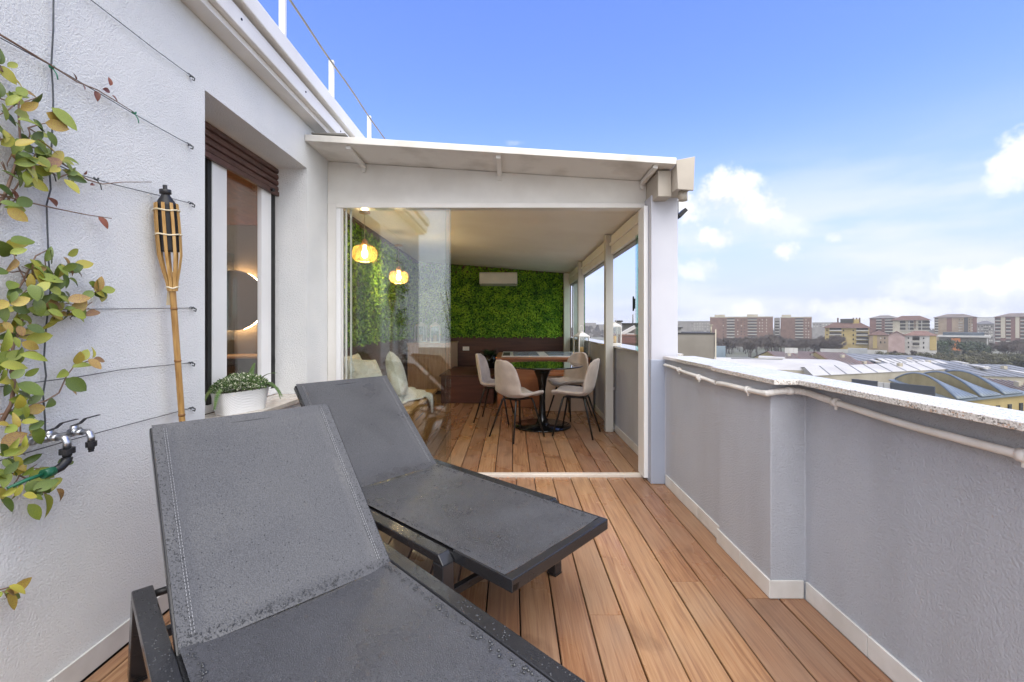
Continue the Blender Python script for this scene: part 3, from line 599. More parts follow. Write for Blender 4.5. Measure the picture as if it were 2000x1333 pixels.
def lounger(loc, ang, label, seed, wet):
    rnd = random.Random(seed); t = thing('sun_lounger', label, 'sun lounger', (loc[0], loc[1], 0), R(ang), 'anthracite sun loungers on the deck')
    HW = .315; ZT = .372; up = Vector((math.sin(TH), 0, math.cos(TH))); bd = Vector((-math.cos(TH), 0, math.sin(TH)))
    H0 = Vector((0, 0, ZT - .012))
    # seat frame and sling
    for s in (-1, 1):
        MB().box(-.02, 1.20, *sorted((s * (HW - .035), s * (HW + .003))), ZT - .046, ZT - .016).build('seat_rail', M['dark_metal'], t, bevel=.004)
    MB().box(1.160, 1.2, -HW - .0025, HW + .0025, ZT - .047, ZT - .001).build('foot_bar', M['dark_metal'], t, bevel=.004)
    def seat(u, v):
        x = -.012 + u * 1.170; y = (v - .5) * 2 * (HW - .006); e = 1; ex = min(1, (1 - u) * 1.17 / .05)
        hem = .0025 if (HW - .045 < abs(y)) else 0
        return Vector((x, y, ZT - .004 - .012 * (1 - (y / HW) ** 2) * min(1, ex) + hem))
    for s in (-1, 1): MB().box(.895, 1.1995, *sorted((s * (HW + .0035), s * (HW - .004))), ZT - .046, ZT - .0005).build('end_rail', M['dark_metal'], t, bevel=.002)
    MB().grid(seat, 40, 34).build('seat_sling', M['sling'], t)
    # back
    def bp(l, y, n=0): q = H0 + bd * l + up * n; return Vector((q.x, y, q.z))
    for s in (-1, 1):
        MB().bar(bp(-.01, s * (HW - .012), -.012), bp(BL, s * (HW - .012), -.012), .028, .030, up).build('back_rail', M['dark_metal'], t, bevel=.004)
    MB().bar(bp(BL - .014, -HW + .028, -.0125), bp(BL - .014, HW - .028, -.0125), .028, .029, up).build('top_bar', M['dark_metal'], t, bevel=.004)
    def back(u, v):
        y = (v - .5) * 2 * (HW - .004); l = -.006 + u * (BL + .012)
        e = min(1, min(u, 1 - u) * BL / .06); hem = .0025 if (HW - .045 < abs(y) or l < .03 or l > BL - .03) else 0
        return bp(l, y, .0055 - .010 * (1 - (y / HW) ** 2) * e + hem)
    MB().grid(back, 40, 34).build('back_sling', M['sling'], t)
    th = MB()
    for s in (-1, 1):
        for off in (.036, .043):
            l = .03
            while l < BL - .02:
                th.bar(bp(l, s * (HW - off), .0085), bp(l + .007, s * (HW - off), .0085), .0012, .001, up); l += .0105
    th.build('stitching', pm('grey_thread', C('#9b9ca0'), C('#8a8b8f'), 20, .7), t)
    # outer side frames: rear leg, rail, front leg
    for s in (-1, 1):
        y0, y1 = sorted((s * (HW + .0045), s * (HW + .060)))
        MB().prism([(-.455, .332), (.905, .332), (.875, .366), (-.435, .366)], 'y', y0, y1).build('side_rail', M['dark_metal'], t, bevel=.004)
        lf = MB().prism([(.842, .3315), (.904, .3315), (.910, .008), (.858, .008)], 'y', y0, y1).build('leg', M['dark_metal'], t, bevel=.004)
        MB().box(.857, .911, y0 + .002, y1 - .002, .001, .0085).build('foot_cap', M['black_plastic'], lf)
        lr = MB().prism([(-.454, .3315), (-.392, .3315), (-.530, .008), (-.586, .008)], 'y', y0, y1).build('leg', M['dark_metal'], t, bevel=.004)
        MB().box(-.587, -.529, y0 + .002, y1 - .002, .001, .0085).build('foot_cap', M['black_plastic'], lr)
    MB().box(.865, .893, -HW - .004, HW + .004, .185, .215).build('crossbar', M['dark_metal'], t, bevel=.003)
    MB().box(-.515, -.487, -HW - .004, HW + .004, .14, .17).build('crossbar', M['dark_metal'], t, bevel=.003)
    MB().box(-.03, -.004, -HW - .004, HW + .004, .29, .32).build('hinge_bar', M['dark_metal'], t, bevel=.003)
    for s in (-1, 1):
        MB().bar(bp(.40, s * (HW - .05), -.035), (-.43, s * (HW - .05), .335), .022, .012, (0, 1, 0)).build('prop', M['dark_metal'], t, bevel=.002)
        MB().tube([(-.43, s * (HW - .08), .335), (-.43, s * (HW + .02), .335)], .012, 10).build('pivot', M['black_plastic'], t)
    # rain
    sp = []
    for i in range(wet[0]):
        u = rnd.random(); v = rnd.random(); sp.append((seat(u, v) + Vector((0, 0, .0003)), (0, 0, 1), rnd.uniform(.0012, .0026)))
    for i in range(wet[1]):
        s = rnd.choice((-1, 1)); sp.append((Vector((rnd.uniform(.02, 1.15), s * (HW - .028 + rnd.uniform(-.012, .012)), ZT - .0005)), (0, 0, 1), rnd.uniform(.002, .0055)))
    for i in range(wet[2]):
        s = rnd.choice((-1, 1)); sp.append((Vector((rnd.uniform(-.42, .86), s * (HW + .032) + rnd.uniform(-.024, .024), .3663)), (0, 0, 1), rnd.uniform(.001, .0035)))
    for i in range(wet[3]):
        u = rnd.random() ** 1.5; v = rnd.choice((rnd.uniform(0, .07), rnd.uniform(.93, 1), rnd.random()))
        sp.append((back(u, v) + up * .0004, up, rnd.uniform(.0009, .0022)))
    for i in range(wet[4]): sp.append((bp(rnd.uniform(0, .03), rnd.uniform(-HW, HW), .0085), up, rnd.uniform(.0012, .003)))
    droplets(sp, t); return t
lounger((-.665, 1.395), -45.2, 'anthracite sun lounger beside the garden tap, its sling beaded with rain', 3, (5200, 260, 420, 1300, 200))
lounger((-.68, 2.53), -41.9, 'anthracite sun lounger beside the window sill, reaching to the glass panes', 5, (4200, 160, 320, 500, 90))

# ============================================================ on the stucco wall
def wall_pt(px, py, off=.03):
    s = (1000 - px) / (1.5 - off); return Vector((-1.5 + off, FOC / s, CAM_H + (HOR - py) / s))
# trellis wires
def wire(label, pts, r=.0016, hook=True, off=.012, group=None):
    P = [wall_pt(px, py, off) for px, py in pts]; o = thing('trellis_wire', label, 'wire', P[-1], 0, group)
    m = MB().tube([p - P[-1] for p in P], r, 6).build('strand', M['wire'], o)
    if hook:
        MB().tube([(-.014, 0, 0), (.004, 0, 0), (.010, .004, -.006), (.006, .006, -.016), (-.002, .004, -.012)], .0028, 6).build('hook', M['wire'], o)
        MB().tube([(0, -.006 * math.cos(a * .9) - .02 + a * .002, .005 * math.sin(a * .9)) for a in range(14)], .0014, 5).build('twist', M['wire'], o)
    return o
wire('top trellis wire hooked above the window head', [(-160, -260), (0, -130), (180, 2), (300, 95), (375, 150)])
wire('trellis wire carrying a long bare shoot with green ties', [(-150, 8), (0, 74), (130, 145), (260, 222), (372, 284)])
wire('trellis wire ending beside the torch canister', [(-120, 235), (0, 270), (150, 340), (220, 360), (375, 398)])
wire('level trellis wire crossing the upper bamboo cane', [(-120, 606), (0, 606), (205, 604), (378, 602)])
wire('trellis wire crossing the lower bamboo cane', [(-120, 775), (0, 756), (150, 737), (240, 722), (375, 709)])
wire('lowest trellis wire passing behind the garden tap', [(-120, 940), (0, 900), (130, 862), (250, 830), (376, 797)])
tw = wire('upright dark wire knotted down the wall to the tap', [(105, -60), (104, 60), (100, 130), (103, 165), (104, 200), (101, 280), (97, 340), (99, 370), (91, 400), (93, 460), (95, 510), (99, 560), (90, 640), (86, 700), (90, 735), (84, 770), (88, 820), (88, 850), (80, 858)], .0024, False, .016)
# climbing vine
def leaf_mesh(name, wid, fold, curl, mat):
    m = MB(); n = 7; rows = []
    for i in range(n + 1):
        t = i / n; wv = wid * math.sin(math.pi * t ** .85) ** .75 if 0 < t < 1 else .0
        z = -curl * t * t; rows.append([(-wv, t, z + fold * wv), (0, t, z), (wv, t, z + fold * wv)])
    vs = [p for r_ in rows for p in r_]
    fs = [(i * 3 + j, i * 3 + j + 1, i * 3 + j + 4, i * 3 + j + 3) for i in range(n) for j in range(2)]
    m.add(vs, fs, True); return m.mesh(name, mat)
LEAVES = [leaf_mesh('leaf', .24, .35, .15, M['leaf']), leaf_mesh('leaf', .28, .15, .3, M['leaf']), leaf_mesh('leaf', .20, .6, .45, M['leaf']), leaf_mesh('leaf', .32, .25, .05, M['leaf'])]
LDRY = leaf_mesh('leaf', .26, .5, .3, M['leaf_dry'])
vine = thing('climbing_vine', 'evergreen climbing vine with yellow and bronze leaves trained on wall wires', 'plant', (-1.46, 1.30, 0))
VL = Vector(vine.location); rv = random.Random(21)
def vstem(pts, r0, r1, off=.03):
    P = [wall_pt(px, py, off + rv.uniform(-.006, .01)) - VL for px, py in pts]; n = len(P)
    MB().tube(P, [r0 + (r1 - r0) * i / (n - 1) for i in range(n)], 6).build('stem', M['stem'], vine); return pts
def leaf(px, py, L_, ang=None, me=None, off=None):
    """leaf base at wall pixel, length L_ (m), direction angle in the wall plane (0 = to the right, 90 = up)"""
    o = inst('leaf', me or rv.choice(LEAVES), vine, wall_pt(px, py, off if off else rv.uniform(.02, .10)) - VL)
    a = R(ang if ang is not None else rv.uniform(0, 360))
    d = Vector((rv.uniform(.05, .75), math.cos(a), math.sin(a))).normalized()
    nrm = Vector((1, rv.uniform(-.7, .7), rv.uniform(-.2, 1.0))); x = d.cross(nrm).normalized(); z = x.cross(d)
    o.rotation_euler = Matrix((x, d, z)).transposed().to_euler(); s = L_ * rv.uniform(.8, 1.15); o.scale = (s, s, s); return o
vstem([(-60, 10), (0, 68), (50, 98), (100, 128), (150, 160), (190, 176), (230, 200), (262, 220)], .0035, .0015)
vstem([(-40, 300), (0, 272), (40, 280), (75, 292), (110, 312), (150, 338), (172, 352), (200, 360), (240, 356), (296, 356)], .0035, .0015)
vstem([(-60, 370), (0, 380), (40, 392), (110, 408), (170, 420), (218, 427)], .003, .0015)
vstem([(-30, 440), (10, 380), (28, 330), (40, 280), (36, 220), (38, 175)], .005, .002)
vstem([(10, 400), (45, 345), (70, 300)], .003, .002)
vstem([(-30, 640), (20, 590), (45, 550), (70, 500), (100, 485)], .004, .0015)
vstem([(30, 605), (70, 575), (100, 580), (140, 586), (175, 575), (200, 566)], .003, .0015)
vstem([(40, 620), (70, 600), (100, 610), (150, 612), (180, 590)], .003, .0015)
vstem([(0, 830), (22, 790), (28, 750), (22, 715), (25, 680), (40, 640), (50, 600)], .006, .003)
vstem([(-20, 815), (40, 800), (90, 783), (115, 768), (130, 735), (145, 715), (180, 703)], .003, .0015)
vstem([(-30, 960), (10, 950), (28, 900), (32, 850), (36, 800)], .004, .002)
vstem([(-30, 930), (30, 925), (60, 940), (95, 935)], .003, .0015)
vstem([(-40, 1160), (10, 1150), (25, 1145)], .003, .0015)
def fill(blobs):
    for (cx, cy, rx, ry, n) in blobs:
        for i in range(max(2, n // 3)):
            a = rv.uniform(0, 6.28); vstem([(cx, cy), (cx + math.cos(a) * rx * .5 + rv.uniform(-6, 6), cy + math.sin(a) * ry * .5 + rv.uniform(-6, 6)), (cx + math.cos(a) * rx, cy + math.sin(a) * ry), (cx + math.cos(a) * rx * 1.15 + rv.uniform(-5, 5), cy + math.sin(a) * ry * 1.2)], .0022, .0009)
        for i in range(int(n * 1.4)):
            a = rv.uniform(0, 6.28); q = math.sqrt(rv.random()); leaf(cx + math.cos(a) * rx * q, cy + math.sin(a) * ry * q, rv.uniform(.036, .060), rv.choice((rv.uniform(-100, 60), rv.uniform(0, 360))))
fill([(28, 205, 48, 30, 10), (55, 250, 50, 32, 10), (30, 290, 45, 32, 10), (75, 325, 42, 25, 9), (25, 345, 38, 28, 9), (118, 318, 16, 14, 5), (20, 395, 26, 14, 4), (5, 140, 14, 18, 3), (128, 342, 12, 12, 3),
      (40, 530, 42, 36, 12), (90, 545, 44, 40, 14), (140, 520, 26, 24, 6), (40, 595, 46, 36, 15), (110, 600, 44, 22, 12), (150, 605, 24, 20, 6), (180, 560, 14, 20, 4), (25, 650, 36, 32, 11), (20, 705, 30, 28, 8), (15, 485, 18, 14, 3), (30, 745, 26, 20, 5),
      (30, 795, 26, 18, 6), (40, 845, 28, 22, 7), (20, 880, 26, 26, 7), (40, 925, 40, 20, 9), (70, 950, 40, 22, 8), (20, 965, 26, 16, 4), (8, 1155, 14, 14, 5)])
for px, py, l, a in ((105, 780, .06, 200), (125, 750, .055, -60), (128, 740, .075, -45), (132, 725, .06, 195), (150, 712, .05, 100), (158, 706, .05, 60), (172, 702, .05, -60), (182, 702, .055, -10), (180, 700, .035, 70), (140, 718, .05, 20),
                     (190, 570, .05, 90), (200, 566, .055, -100), (198, 568, .05, 10), (205, 566, .03, 10), (55, 985, .075, -70), (85, 965, .07, -80), (110, 955, .06, -60), (112, 905, .05, -10), (100, 210, .07, -40), (90, 220, .065, -20), (130, 345, .06, 0), (125, 350, .06, -60)):
    leaf(px, py, l, a)
for px, py, l, a in ((148, 156, .025, 130), (160, 164, .02, -80), (188, 178, .035, -95), (200, 174, .03, 10), (218, 186, .035, -30), (215, 168, .03, 100), (110, 405, .04, 150), (192, 424, .04, -60), (20, 368, .06, -60), (163, 341, .02, 60), (183, 360, .02, 200)):
    leaf(px, py, l, a, LDRY, .03)
for px, py in ((101, 131), (262, 221), (97, 331), (188, 350)):
    p = wall_pt(px, py, .022) - VL
    MB().tube([p + Vector((.006 * math.cos(a), .005 * math.sin(a), .004 * math.sin(a * 2))) for a in range(8)], .003, 6).tube([p, p + Vector((.01, .006, -.02)), p + Vector((.008, .012, -.035))], .0018, 5).build('tie', M['tie'] if py in (131, 221) else M['wire'], vine)

# garden torch
tt = wall_pt(322, 362, .055); tb_ = wall_pt(357, 840, .055); d_ = (tb_ - tt).normalized(); foot = tt + d_ * (tt.z / -d_.z)
tor = thing('garden_torch', 'bamboo garden torch with black canister leaning on the white wall', 'torch', (foot.x, foot.y, 0)); axis = -(foot - tt).normalized()
tor.rotation_euler = axis.to_track_quat('Z', 'Y').to_euler(); TL = (foot - tt).length; tor.scale = (.86, .86, 1)
def tz(f): return TL - f
hz = [tz(.60) * i / 6 for i in range(7)]
pole = []; rr = []
for i in range(41):
    z = .002 + (tz(.36) - .002) * i / 40; pole.append((0, 0, z)); rr.append(.0138)
MB().tube(pole, rr, 12).build('cane', M['bamboo'], tor)
for z in (tz(.98), tz(.74), tz(.515), .52, .25): MB().tube([(0, 0, z - .006), (0, 0, z), (0, 0, z + .006)], [.0141, .0158, .0141], 12).build('node_ring', pm('cane_node', C('#7a5528'), C('#936a38'), 12, .5) if 'cane_node' not in bpy.data.materials else bpy.data.materials['cane_node'], tor)
MB().lathe([(.0, tz(.275)), (.042, tz(.275)), (.043, tz(.27)), (.041, tz(.085)), (.040, tz(.075)), (.018, tz(.042)), (.018, tz(.038)), (.024, tz(.036)), (.024, tz(.018)), (.009, tz(.016)), (.009, tz(.0)), (0, tz(0))], 20).build('canister', M['black_plastic'], tor)
for k in range(9):
    a = k * 2 * math.pi / 9 + .2; ca, sa = math.cos(a), math.sin(a)
    prof = [(.017, tz(.44)), (.022, tz(.40)), (.034, tz(.35)), (.0455, tz(.29)), (.0475, tz(.22)), (.047, tz(.14)), (.044, tz(.075))]
    m = MB(); vs = []
    for r_, z in prof:
        for sgn in (-1, 1):
            for dr in (0, .004): vs.append(((r_ + dr) * ca - sgn * .0065 * sa, (r_ + dr) * sa + sgn * .0065 * ca, z))
    fs = []
    for i in range(len(prof) - 1):
        o = i * 4
        fs += [(o, o + 4, o + 6, o + 2), (o + 1, o + 3, o + 7, o + 5), (o, o + 1, o + 5, o + 4), (o + 2, o + 6, o + 7, o + 3)]
    m.add(vs, fs).build('split_cane', M['bamboo_pale'], tor)
for z, r_ in ((tz(.105), .0515), (tz(.205), .0525), (tz(.425), .0235)):
    MB().tube([(r_ * math.cos(a * .3142), r_ * math.sin(a * .3142), z + .003 * math.sin(a)) for a in range(21)], .0035, 6).build('raffia_band', M['raffia'], tor)
MB().add([(-.02, .012, tz(.43)), (-.028, .004, tz(.43)), (-.042, .006, tz(.50)), (-.028, .016, tz(.50))], [(0, 1, 2, 3)]).build('raffia_tail', M['raffia'], tor)

# garden tap
tp0 = wall_pt(84, 862, .07); tp1 = wall_pt(172, 842, .07)
tap = thing('garden_tap', 'chrome double garden tap with black couplings and a green hose', 'tap', (-1.5, tp0.y, tp0.z)); o0 = Vector(tap.location)
A = tp0 - o0; B = tp1 - o0; Z = Vector((0, 0, 1)); X = Vector((1, 0, 0)); Y = Vector((0, 1, 0))
MB().tube([Vector((.002, A.y, A.z)), A + X * .0], [.03, .018], 16).tube([A - Y * .01, B], .0125, 14).build('manifold', M['chrome'], tap)
for i, (q, dn, off) in enumerate(((A + Y * .05, .045, .0), (B, .038, .0))):
    v = MB().tube([q - Y * .018, q + Y * .022], .021, 14).tube([q, q + X * .045], .016, 12).tube([q + Z * .005, q + Z * .034], .015, 12)
    v.tube([q + X * .045, q + X * .066 + Z * .004, q + X * .082 - Z * .006, q + X * .088 - Z * .026, q + X * .088 - Z * (.03 + dn * .5)], .0135, 12)
    v.build('valve', M['chrome'], tap)
    MB().bar(q + Z * .034 - Y * .01, q + Z * .040 + Y * .025, .020, .004).bar(q + Z * .040 + Y * .025, q + Z * (.058) + Y * .045, .018, .004).bar(q + Z * .058 + Y * .045, q + Z * .062 + Y * .105, .016, .004).build('lever', M['black_plastic'], tap, bevel=.001)
    e = q + X * .088 - Z * (.03 + dn * .5); big = .026 if i == 0 else .020
    MB().tube([e, e - Z * .026], big, 16, smooth=False).tube([e - Z * .026, e - Z * .040], big * .6, 12).tube([e - Z * .040, e - Z * .052], big * .5, 12).build('coupling', M['black_plastic'], tap)
    if i == 0:
        f = e - Z * .045
        MB().tube([f, f - Z * .02 - Y * .004, f - Z * .04 - Y * .025, f - Z * .045 - Y * .05], .019, 12).build('elbow', M['black_plastic'], tap)
        g = f - Z * .045 - Y * .05
        MB().tube([g, g - Y * .035], .022, 12).tube([g - Y * .035, g - Y * .08 - Z * .005 - X * .01, g - Y * .13 - Z * .02 - X * .02], .008, 10).build('hose', M['hose'], tap)

tap.scale = (.64, .85, .64)
# planter on the sill
pl = thing('flower_box', 'white woven-pattern pot of artificial ferns and tiny white flowers on the sill', 'potted plant', (-1.575, 2.575, WZ0 + .0305), R(66))
def pot(u, v):
    a = u * 2 * math.pi; z = v * .125; k = .84 + .16 * v; n = 5.0
    c_, s_ = math.cos(a), math.sin(a); x = .150 * k * math.copysign(abs(c_) ** (2 / n), c_); y = .062 * k * math.copysign(abs(s_) ** (2 / n), s_)
    w_ = .0016 * math.sin(u * 2 * math.pi * 34 + (1 if int(v * 16) % 2 else -1) * 1.57) if .04 < v < .97 else .001
    q = 1 + w_ / .09; return Vector((x * q, y * q, z))
pm_ = MB().grid(pot, 220, 32); pm_.add([pot(i / 40, .0) for i in range(40)], [tuple(range(40))]); pm_.build('pot', M['pot_white'], pl)
MB().add([Vector((pot(i / 40, .9).x * .97, pot(i / 40, .9).y * .97, .122)) for i in range(40)], [tuple(range(40))]).build('soil', M['soil'], pl)
rf = random.Random(9); fo = MB(); fw = MB()
def dome():
    while 1:
        x, y = rf.uniform(-1, 1), rf.uniform(-1, 1)
        if x * x + y * y < 1: break
    return Vector((x * .172, y * .092, .125 + .085 * (1 - x * x - y * y) ** .6 * rf.uniform(.3, 1.1)))
def quadleaf(mb, p, d, w_, l):
    d = d.normalized(); s = d.cross(Vector((rf.uniform(-1, 1), rf.uniform(-1, 1), rf.uniform(-1, 1)))).normalized()
    mb.add([p, p + d * l * .5 + s * w_, p + d * l, p + d * l * .5 - s * w_], [(0, 1, 2, 3)])
for i in range(2600):
    p = dome(); quadleaf(fo, p, Vector((p.x * 2, p.y * 3, rf.uniform(-.02, .25))) + Vector((rf.uniform(-.2, .2), rf.uniform(-.2, .2), rf.uniform(-.1, .2))), .0038, .015)
for i in range(1700):
    p = dome() + Vector((0, 0, .006)); quadleaf(fw, p, Vector((rf.uniform(-1, 1), rf.uniform(-1, 1), rf.uniform(-.2, 1))), .0036, .008)
fo.build('foliage', M['fern'], pl, kind='stuff'); fw.build('blossom', M['flower'], pl, kind='stuff')
def frond(p0, d, L_, droop):
    m = MB(); P = []; p = Vector(p0); d = Vector(d).normalized()
    for i in range(15): P.append(p.copy()); p = p + d * L_ / 14; d = (d + Vector((0, 0, -droop))).normalized()
    m.tube(P, .0011, 4)
    for i in range(2, 15):
        t = (P[min(i + 1, 14)] - P[i - 1]).normalized(); s = t.cross(Z).normalized(); l = .024 * (1 - i / 16) + .004
        for g in (-1, 1):
            for h_ in (0, .5):
                q = P[i] + t * h_ * L_ / 14; m.add([q, q + s * g * l + t * .004 - Z * .003, q + s * g * l * .6 + t * .009, q + t * .007], [(0, 1, 2, 3)])
    m.build('frond', M['fern'], pl)
for p0, d, l, dr in (((.09, -.04, .14), (.3, -1, .7), .17, .16), ((.10, -.05, .14), (.6, -.9, .5), .14, .2), ((-.11, -.03, .14), (-.9, -.6, .7), .17, .2), ((-.12, 0, .14), (-1, -.1, .6), .15, .22), ((.13, .02, .14), (1, .0, .5), .18, .17),
                     ((.06, .02, .15), (.5, .3, 1.4), .13, .05), ((.03, .0, .15), (.2, -.2, 1.2), .12, .06), ((.08, -.02, .15), (.3, -.5, 1), .13, .1), ((.11, .03, .15), (.9, .5, .9), .13, .12)): frond(p0, d, l, dr)
m = MB()
for k in range(3): m.add([(-.02 + k * .01, .0, .17), (-.012 + k * .01, .005, .21), (-.004 + k * .012, .0, .27 - k * .02), (-.016 + k * .01, -.004, .21)], [(0, 1, 2, 3)])
m.build('blade_leaf', M['fern'], pl)
# ============================================================ inside the veranda
tbl = thing('dining_table', 'round black glass table on a black trumpet foot in the veranda', 'table', (.37, 5.42, 0))
MB().lathe([(0, .728), (.455, .728), (.46, .728), (.495, .736), (.5, .742), (.5, .747), (.497, .75), (.494, .75), (.49, .75), (0, .75)], 64).build('table_top', M['table_top'], tbl)
MB().lathe([(.35, .002), (.352, .012), (.345, .020), (.10, .026), (.07, .05), (.045, .14), (.036, .30), (.04, .45), (.06, .58), (.10, .67), (.15, .722), (.15, .7275)], 40).build('pedestal', M['gloss_black'], tbl)
def chair_proto():
    t = thing('dining_chair', 'x', 'chair')
    prof = [(.235, .438, .150), (.225, .452, .185), (.16, .462, .215), (.05, .455, .228), (-.06, .448, .230), (-.13, .455, .230), (-.185, .485, .228), (-.215, .54, .225), (-.235, .61, .218), (-.252, .69, .203), (-.266, .77, .178), (-.276, .83, .14), (-.281, .862, .085)]
    n = len(prof) - 1
    def f(u, v):
        k = u * n; i = min(int(k), n - 1); q = k - i; a, b = prof[i], prof[i + 1]
        x, z, w = (a[j] + (b[j] - a[j]) * q for j in range(3)); y = (v - .5) * 2; bk = max(0, min(1, (u - .40) / .25))
        return Vector((x + bk * .075 * y * y * (1 - .4 * max(0, u - .8) / .2), y * w, z + (1 - bk) * .035 * y * y - .012 * (1 - bk) * (1 - y * y)))
    s = MB().grid(f, 36, 12).build('shell', M['chair'], t)
    so_ = s.modifiers.new('solid', 'SOLIDIFY'); so_.thickness = .032; so_.offset = -1
    sb = s.modifiers.new('sub', 'SUBSURF'); sb.levels = 1; sb.render_levels = 1
    for sx in (-1, 1):
        for sy in (-1, 1): MB().tube([(sx * .11 - .01, sy * .10, .432), (sx * .125 - .01, sy * .115, .40), (sx * .225 - .02, sy * .205, .002)], [.011, .0125, .009], 10).build('leg', M['black_metal'], t)
    MB().bar((-.13, 0, .425), (.11, 0, .425), .20, .008).build('seat_plate', M['black_metal'], t)
    return t
cp = chair_proto()
for i, (x, y, a, lab) in enumerate(((.07, 4.90, 40, 'taupe velvet shell chair beside the sliding panes, its back to the deck'), (.715, 5.02, 158, 'taupe velvet shell chair beside the near white column'),
                                    (.76, 5.93, 222, 'taupe velvet shell chair between the table and the lantern counter'), (-.20, 5.72, -12, 'taupe velvet shell chair on the cabinet side of the table'))):
    o = cp if i == 0 else copy_tree(cp)
    o.location = (x, y, 0); o.rotation_euler = (0, 0, R(a)); o['label'] = lab; o['group'] = 'dining chairs round the black table'
# counter with white inset top
ct = thing('counter', 'brown panelled counter with white top and two grey-blue inset panels', 'counter', (.45, 7.1, 0))
def cbox(x0, x1, y0, y1, z0, z1, name, mat, parent=None, bevel=.004):
    o = MB().box(x0 - .45, x1 - .45, y0 - 7.1, y1 - 7.1, z0, z1).build(name, mat, parent or ct, bevel=bevel); return o
cbox(-.22, 1.165, 6.62, 7.9, .002, .715, 'body', M['tubwood'])
cbox(-.24, 1.168, 6.58, 7.92, .717, .752, 'edge', M['tubwood'])
top_ = cbox(-.16, 1.10, 6.66, 7.86, .753, .765, 'top', M['white_app'])
for a, b in ((.02, .42), (.56, .98)): cbox(a, b, 6.74, 7.7, .766, .772, 'inset_panel', M['panel_blue'])
for i in range(4): cbox(-.14, -.03, 6.8 + i * .2, 6.9 + i * .2, .766, .775, 'vent_slot', M['black_plastic'], bevel=0)
cbox(.42, 1.165, 6.34, 6.615, .002, .50, 'bench_box', M['beige_panel']); cbox(.40, 1.168, 6.32, 6.615, .502, .53, 'bench_lid', M['tubwood'])
st = thing('step_box', 'dark brown wooden step box in front of the clad back wall', 'box', (-.62, 7.2, 0))
MB().box(-.5, .33, -.22, 1.2, .002, .42).build('body', M['cladding'], st, bevel=.004); MB().box(-.52, .345, -.24, 1.2, .422, .452).build('lid', M['cladding'], st, bevel=.004)
sk = thing('low_planter', 'dark green pot plant behind the dining chairs', 'potted plant', (-.42, 8.1, .4535))
MB().lathe([(.10, 0), (.14, .24), (.13, .24), (.12, .2), (0, .2)], 20).build('pot', M['gloss_black'], sk)
m = MB(); r4 = random.Random(4)
for i in range(140):
    a = r4.uniform(0, 6.28); d = Vector((math.cos(a), math.sin(a), r4.uniform(.3, 1.6))).normalized(); p = Vector((0, 0, .2)) + Vector((d.x, d.y, 0)) * .05; l = r4.uniform(.12, .28); s = d.cross(Vector((0, 0, 1))).normalized()
    e = p + d * l - Vector((0, 0, l * .25)); m.add([p, p + d * l * .5 + s * .014, e, p + d * l * .5 - s * .014], [(0, 1, 2, 3)])
m.build('foliage', pm('dark_leaf', C('#2f4a24'), C('#223a1b'), 20, .5), sk, kind='stuff')
tag(MB().box(-1.0, -.87, 8.985, 8.999, .72, .80).build('switch_plate', M['white_app'], None, bevel=.003), 'white switch plate on the brown clad back wall', 'switch')
# cabinet
cb = thing('cabinet', 'pale oak sideboard against the moss wall carrying white lanterns', 'cabinet', (-1.48, 8.2, 0))
MB().box(-.385, .385, -.30, .72, .06, .885).build('body', M['cabinet'], cb, bevel=.004); MB().box(-.395, .395, -.31, .73, .887, .915).build('top', M['cabinet'], cb, bevel=.003); MB().box(-.36, .36, -.27, .70, .002, .058).build('plinth', M['black_plastic'], cb)
for i in range(2): MB().box(-.37 + i * .375, -.01 + i * .375, -.318, -.3005, .08, .87).build('door', M['cabinet'], cb, bevel=.003)
# split air conditioner
ac = thing('air_conditioner', 'white wall mounted air conditioner on the moss wall', 'air conditioner', (-.27, 8.84, 2.02))
MB().prism([(-.10, .03), (.09, .0), (.09, .26), (-.09, .26), (-.11, .22)], 'x', -.375, .375).build('body', M['white_app'], ac, bevel=.012)
MB().box(-.33, .33, -.113, -.06, .025, .045).build('louvre', pm('louvre_grey', C('#c6c3bd'), C('#bbb8b2'), 3, .4), ac)
# lanterns
def lantern_proto():
    t = thing('lantern', 'x', 'lantern'); w = .085; h = .30; k = M['lantern_white']
    MB().box(-w - .008, w + .008, -w - .008, w + .008, .001, .018).build('base', k, t, bevel=.002)
    for sx in (-1, 1):
        for sy in (-1, 1): MB().box(sx * w - .008, sx * w + .008, sy * w - .008, sy * w + .008, .0185, h).build('post', k, t)
    MB().box(-w - .010, w + .010, -w - .010, w + .010, h + .0005, h + .016).build('rim', k, t, bevel=.002)
    a = w + .006; b = .035
    MB().add([(-a, -a, h + .0165), (a, -a, h + .0165), (a, a, h + .0165), (-a, a, h + .0165), (-b, -b, h + .065), (b, -b, h + .065), (b, b, h + .065), (-b, b, h + .065)], [(0, 3, 2, 1), (4, 5, 6, 7), (0, 1, 5, 4), (1, 2, 6, 5), (2, 3, 7, 6), (3, 0, 4, 7)]).build('roof', k, t, bevel=.002)
    MB().tube([(0, 0, h + .0655), (0, 0, h + .085)], .028, 14).build('cap', k, t)
    MB().tube([(-.032, 0, h + .08), (-.036, 0, h + .13), (-.025, 0, h + .165), (0, 0, h + .178), (.025, 0, h + .165), (.036, 0, h + .13), (.032, 0, h + .08)], .0045, 8).build('handle', k, t)
    for sx, sy in ((1, 0), (-1, 0), (0, 1), (0, -1)):
        p = MB().box(-.0015 if sx else -w + .009, .0015 if sx else w - .009, -.0015 if sy else -w + .009, .0015 if sy else w - .009, .019, h - .001).build('pane', M['glass_win'], t); p.location = (sx * w, sy * w, 0)
    MB().lathe([(.036, .0185), (.036, .14), (.03, .145), (0, .138)], 18).build('candle', M['candle'], t)
    return t
lp_ = lantern_proto()
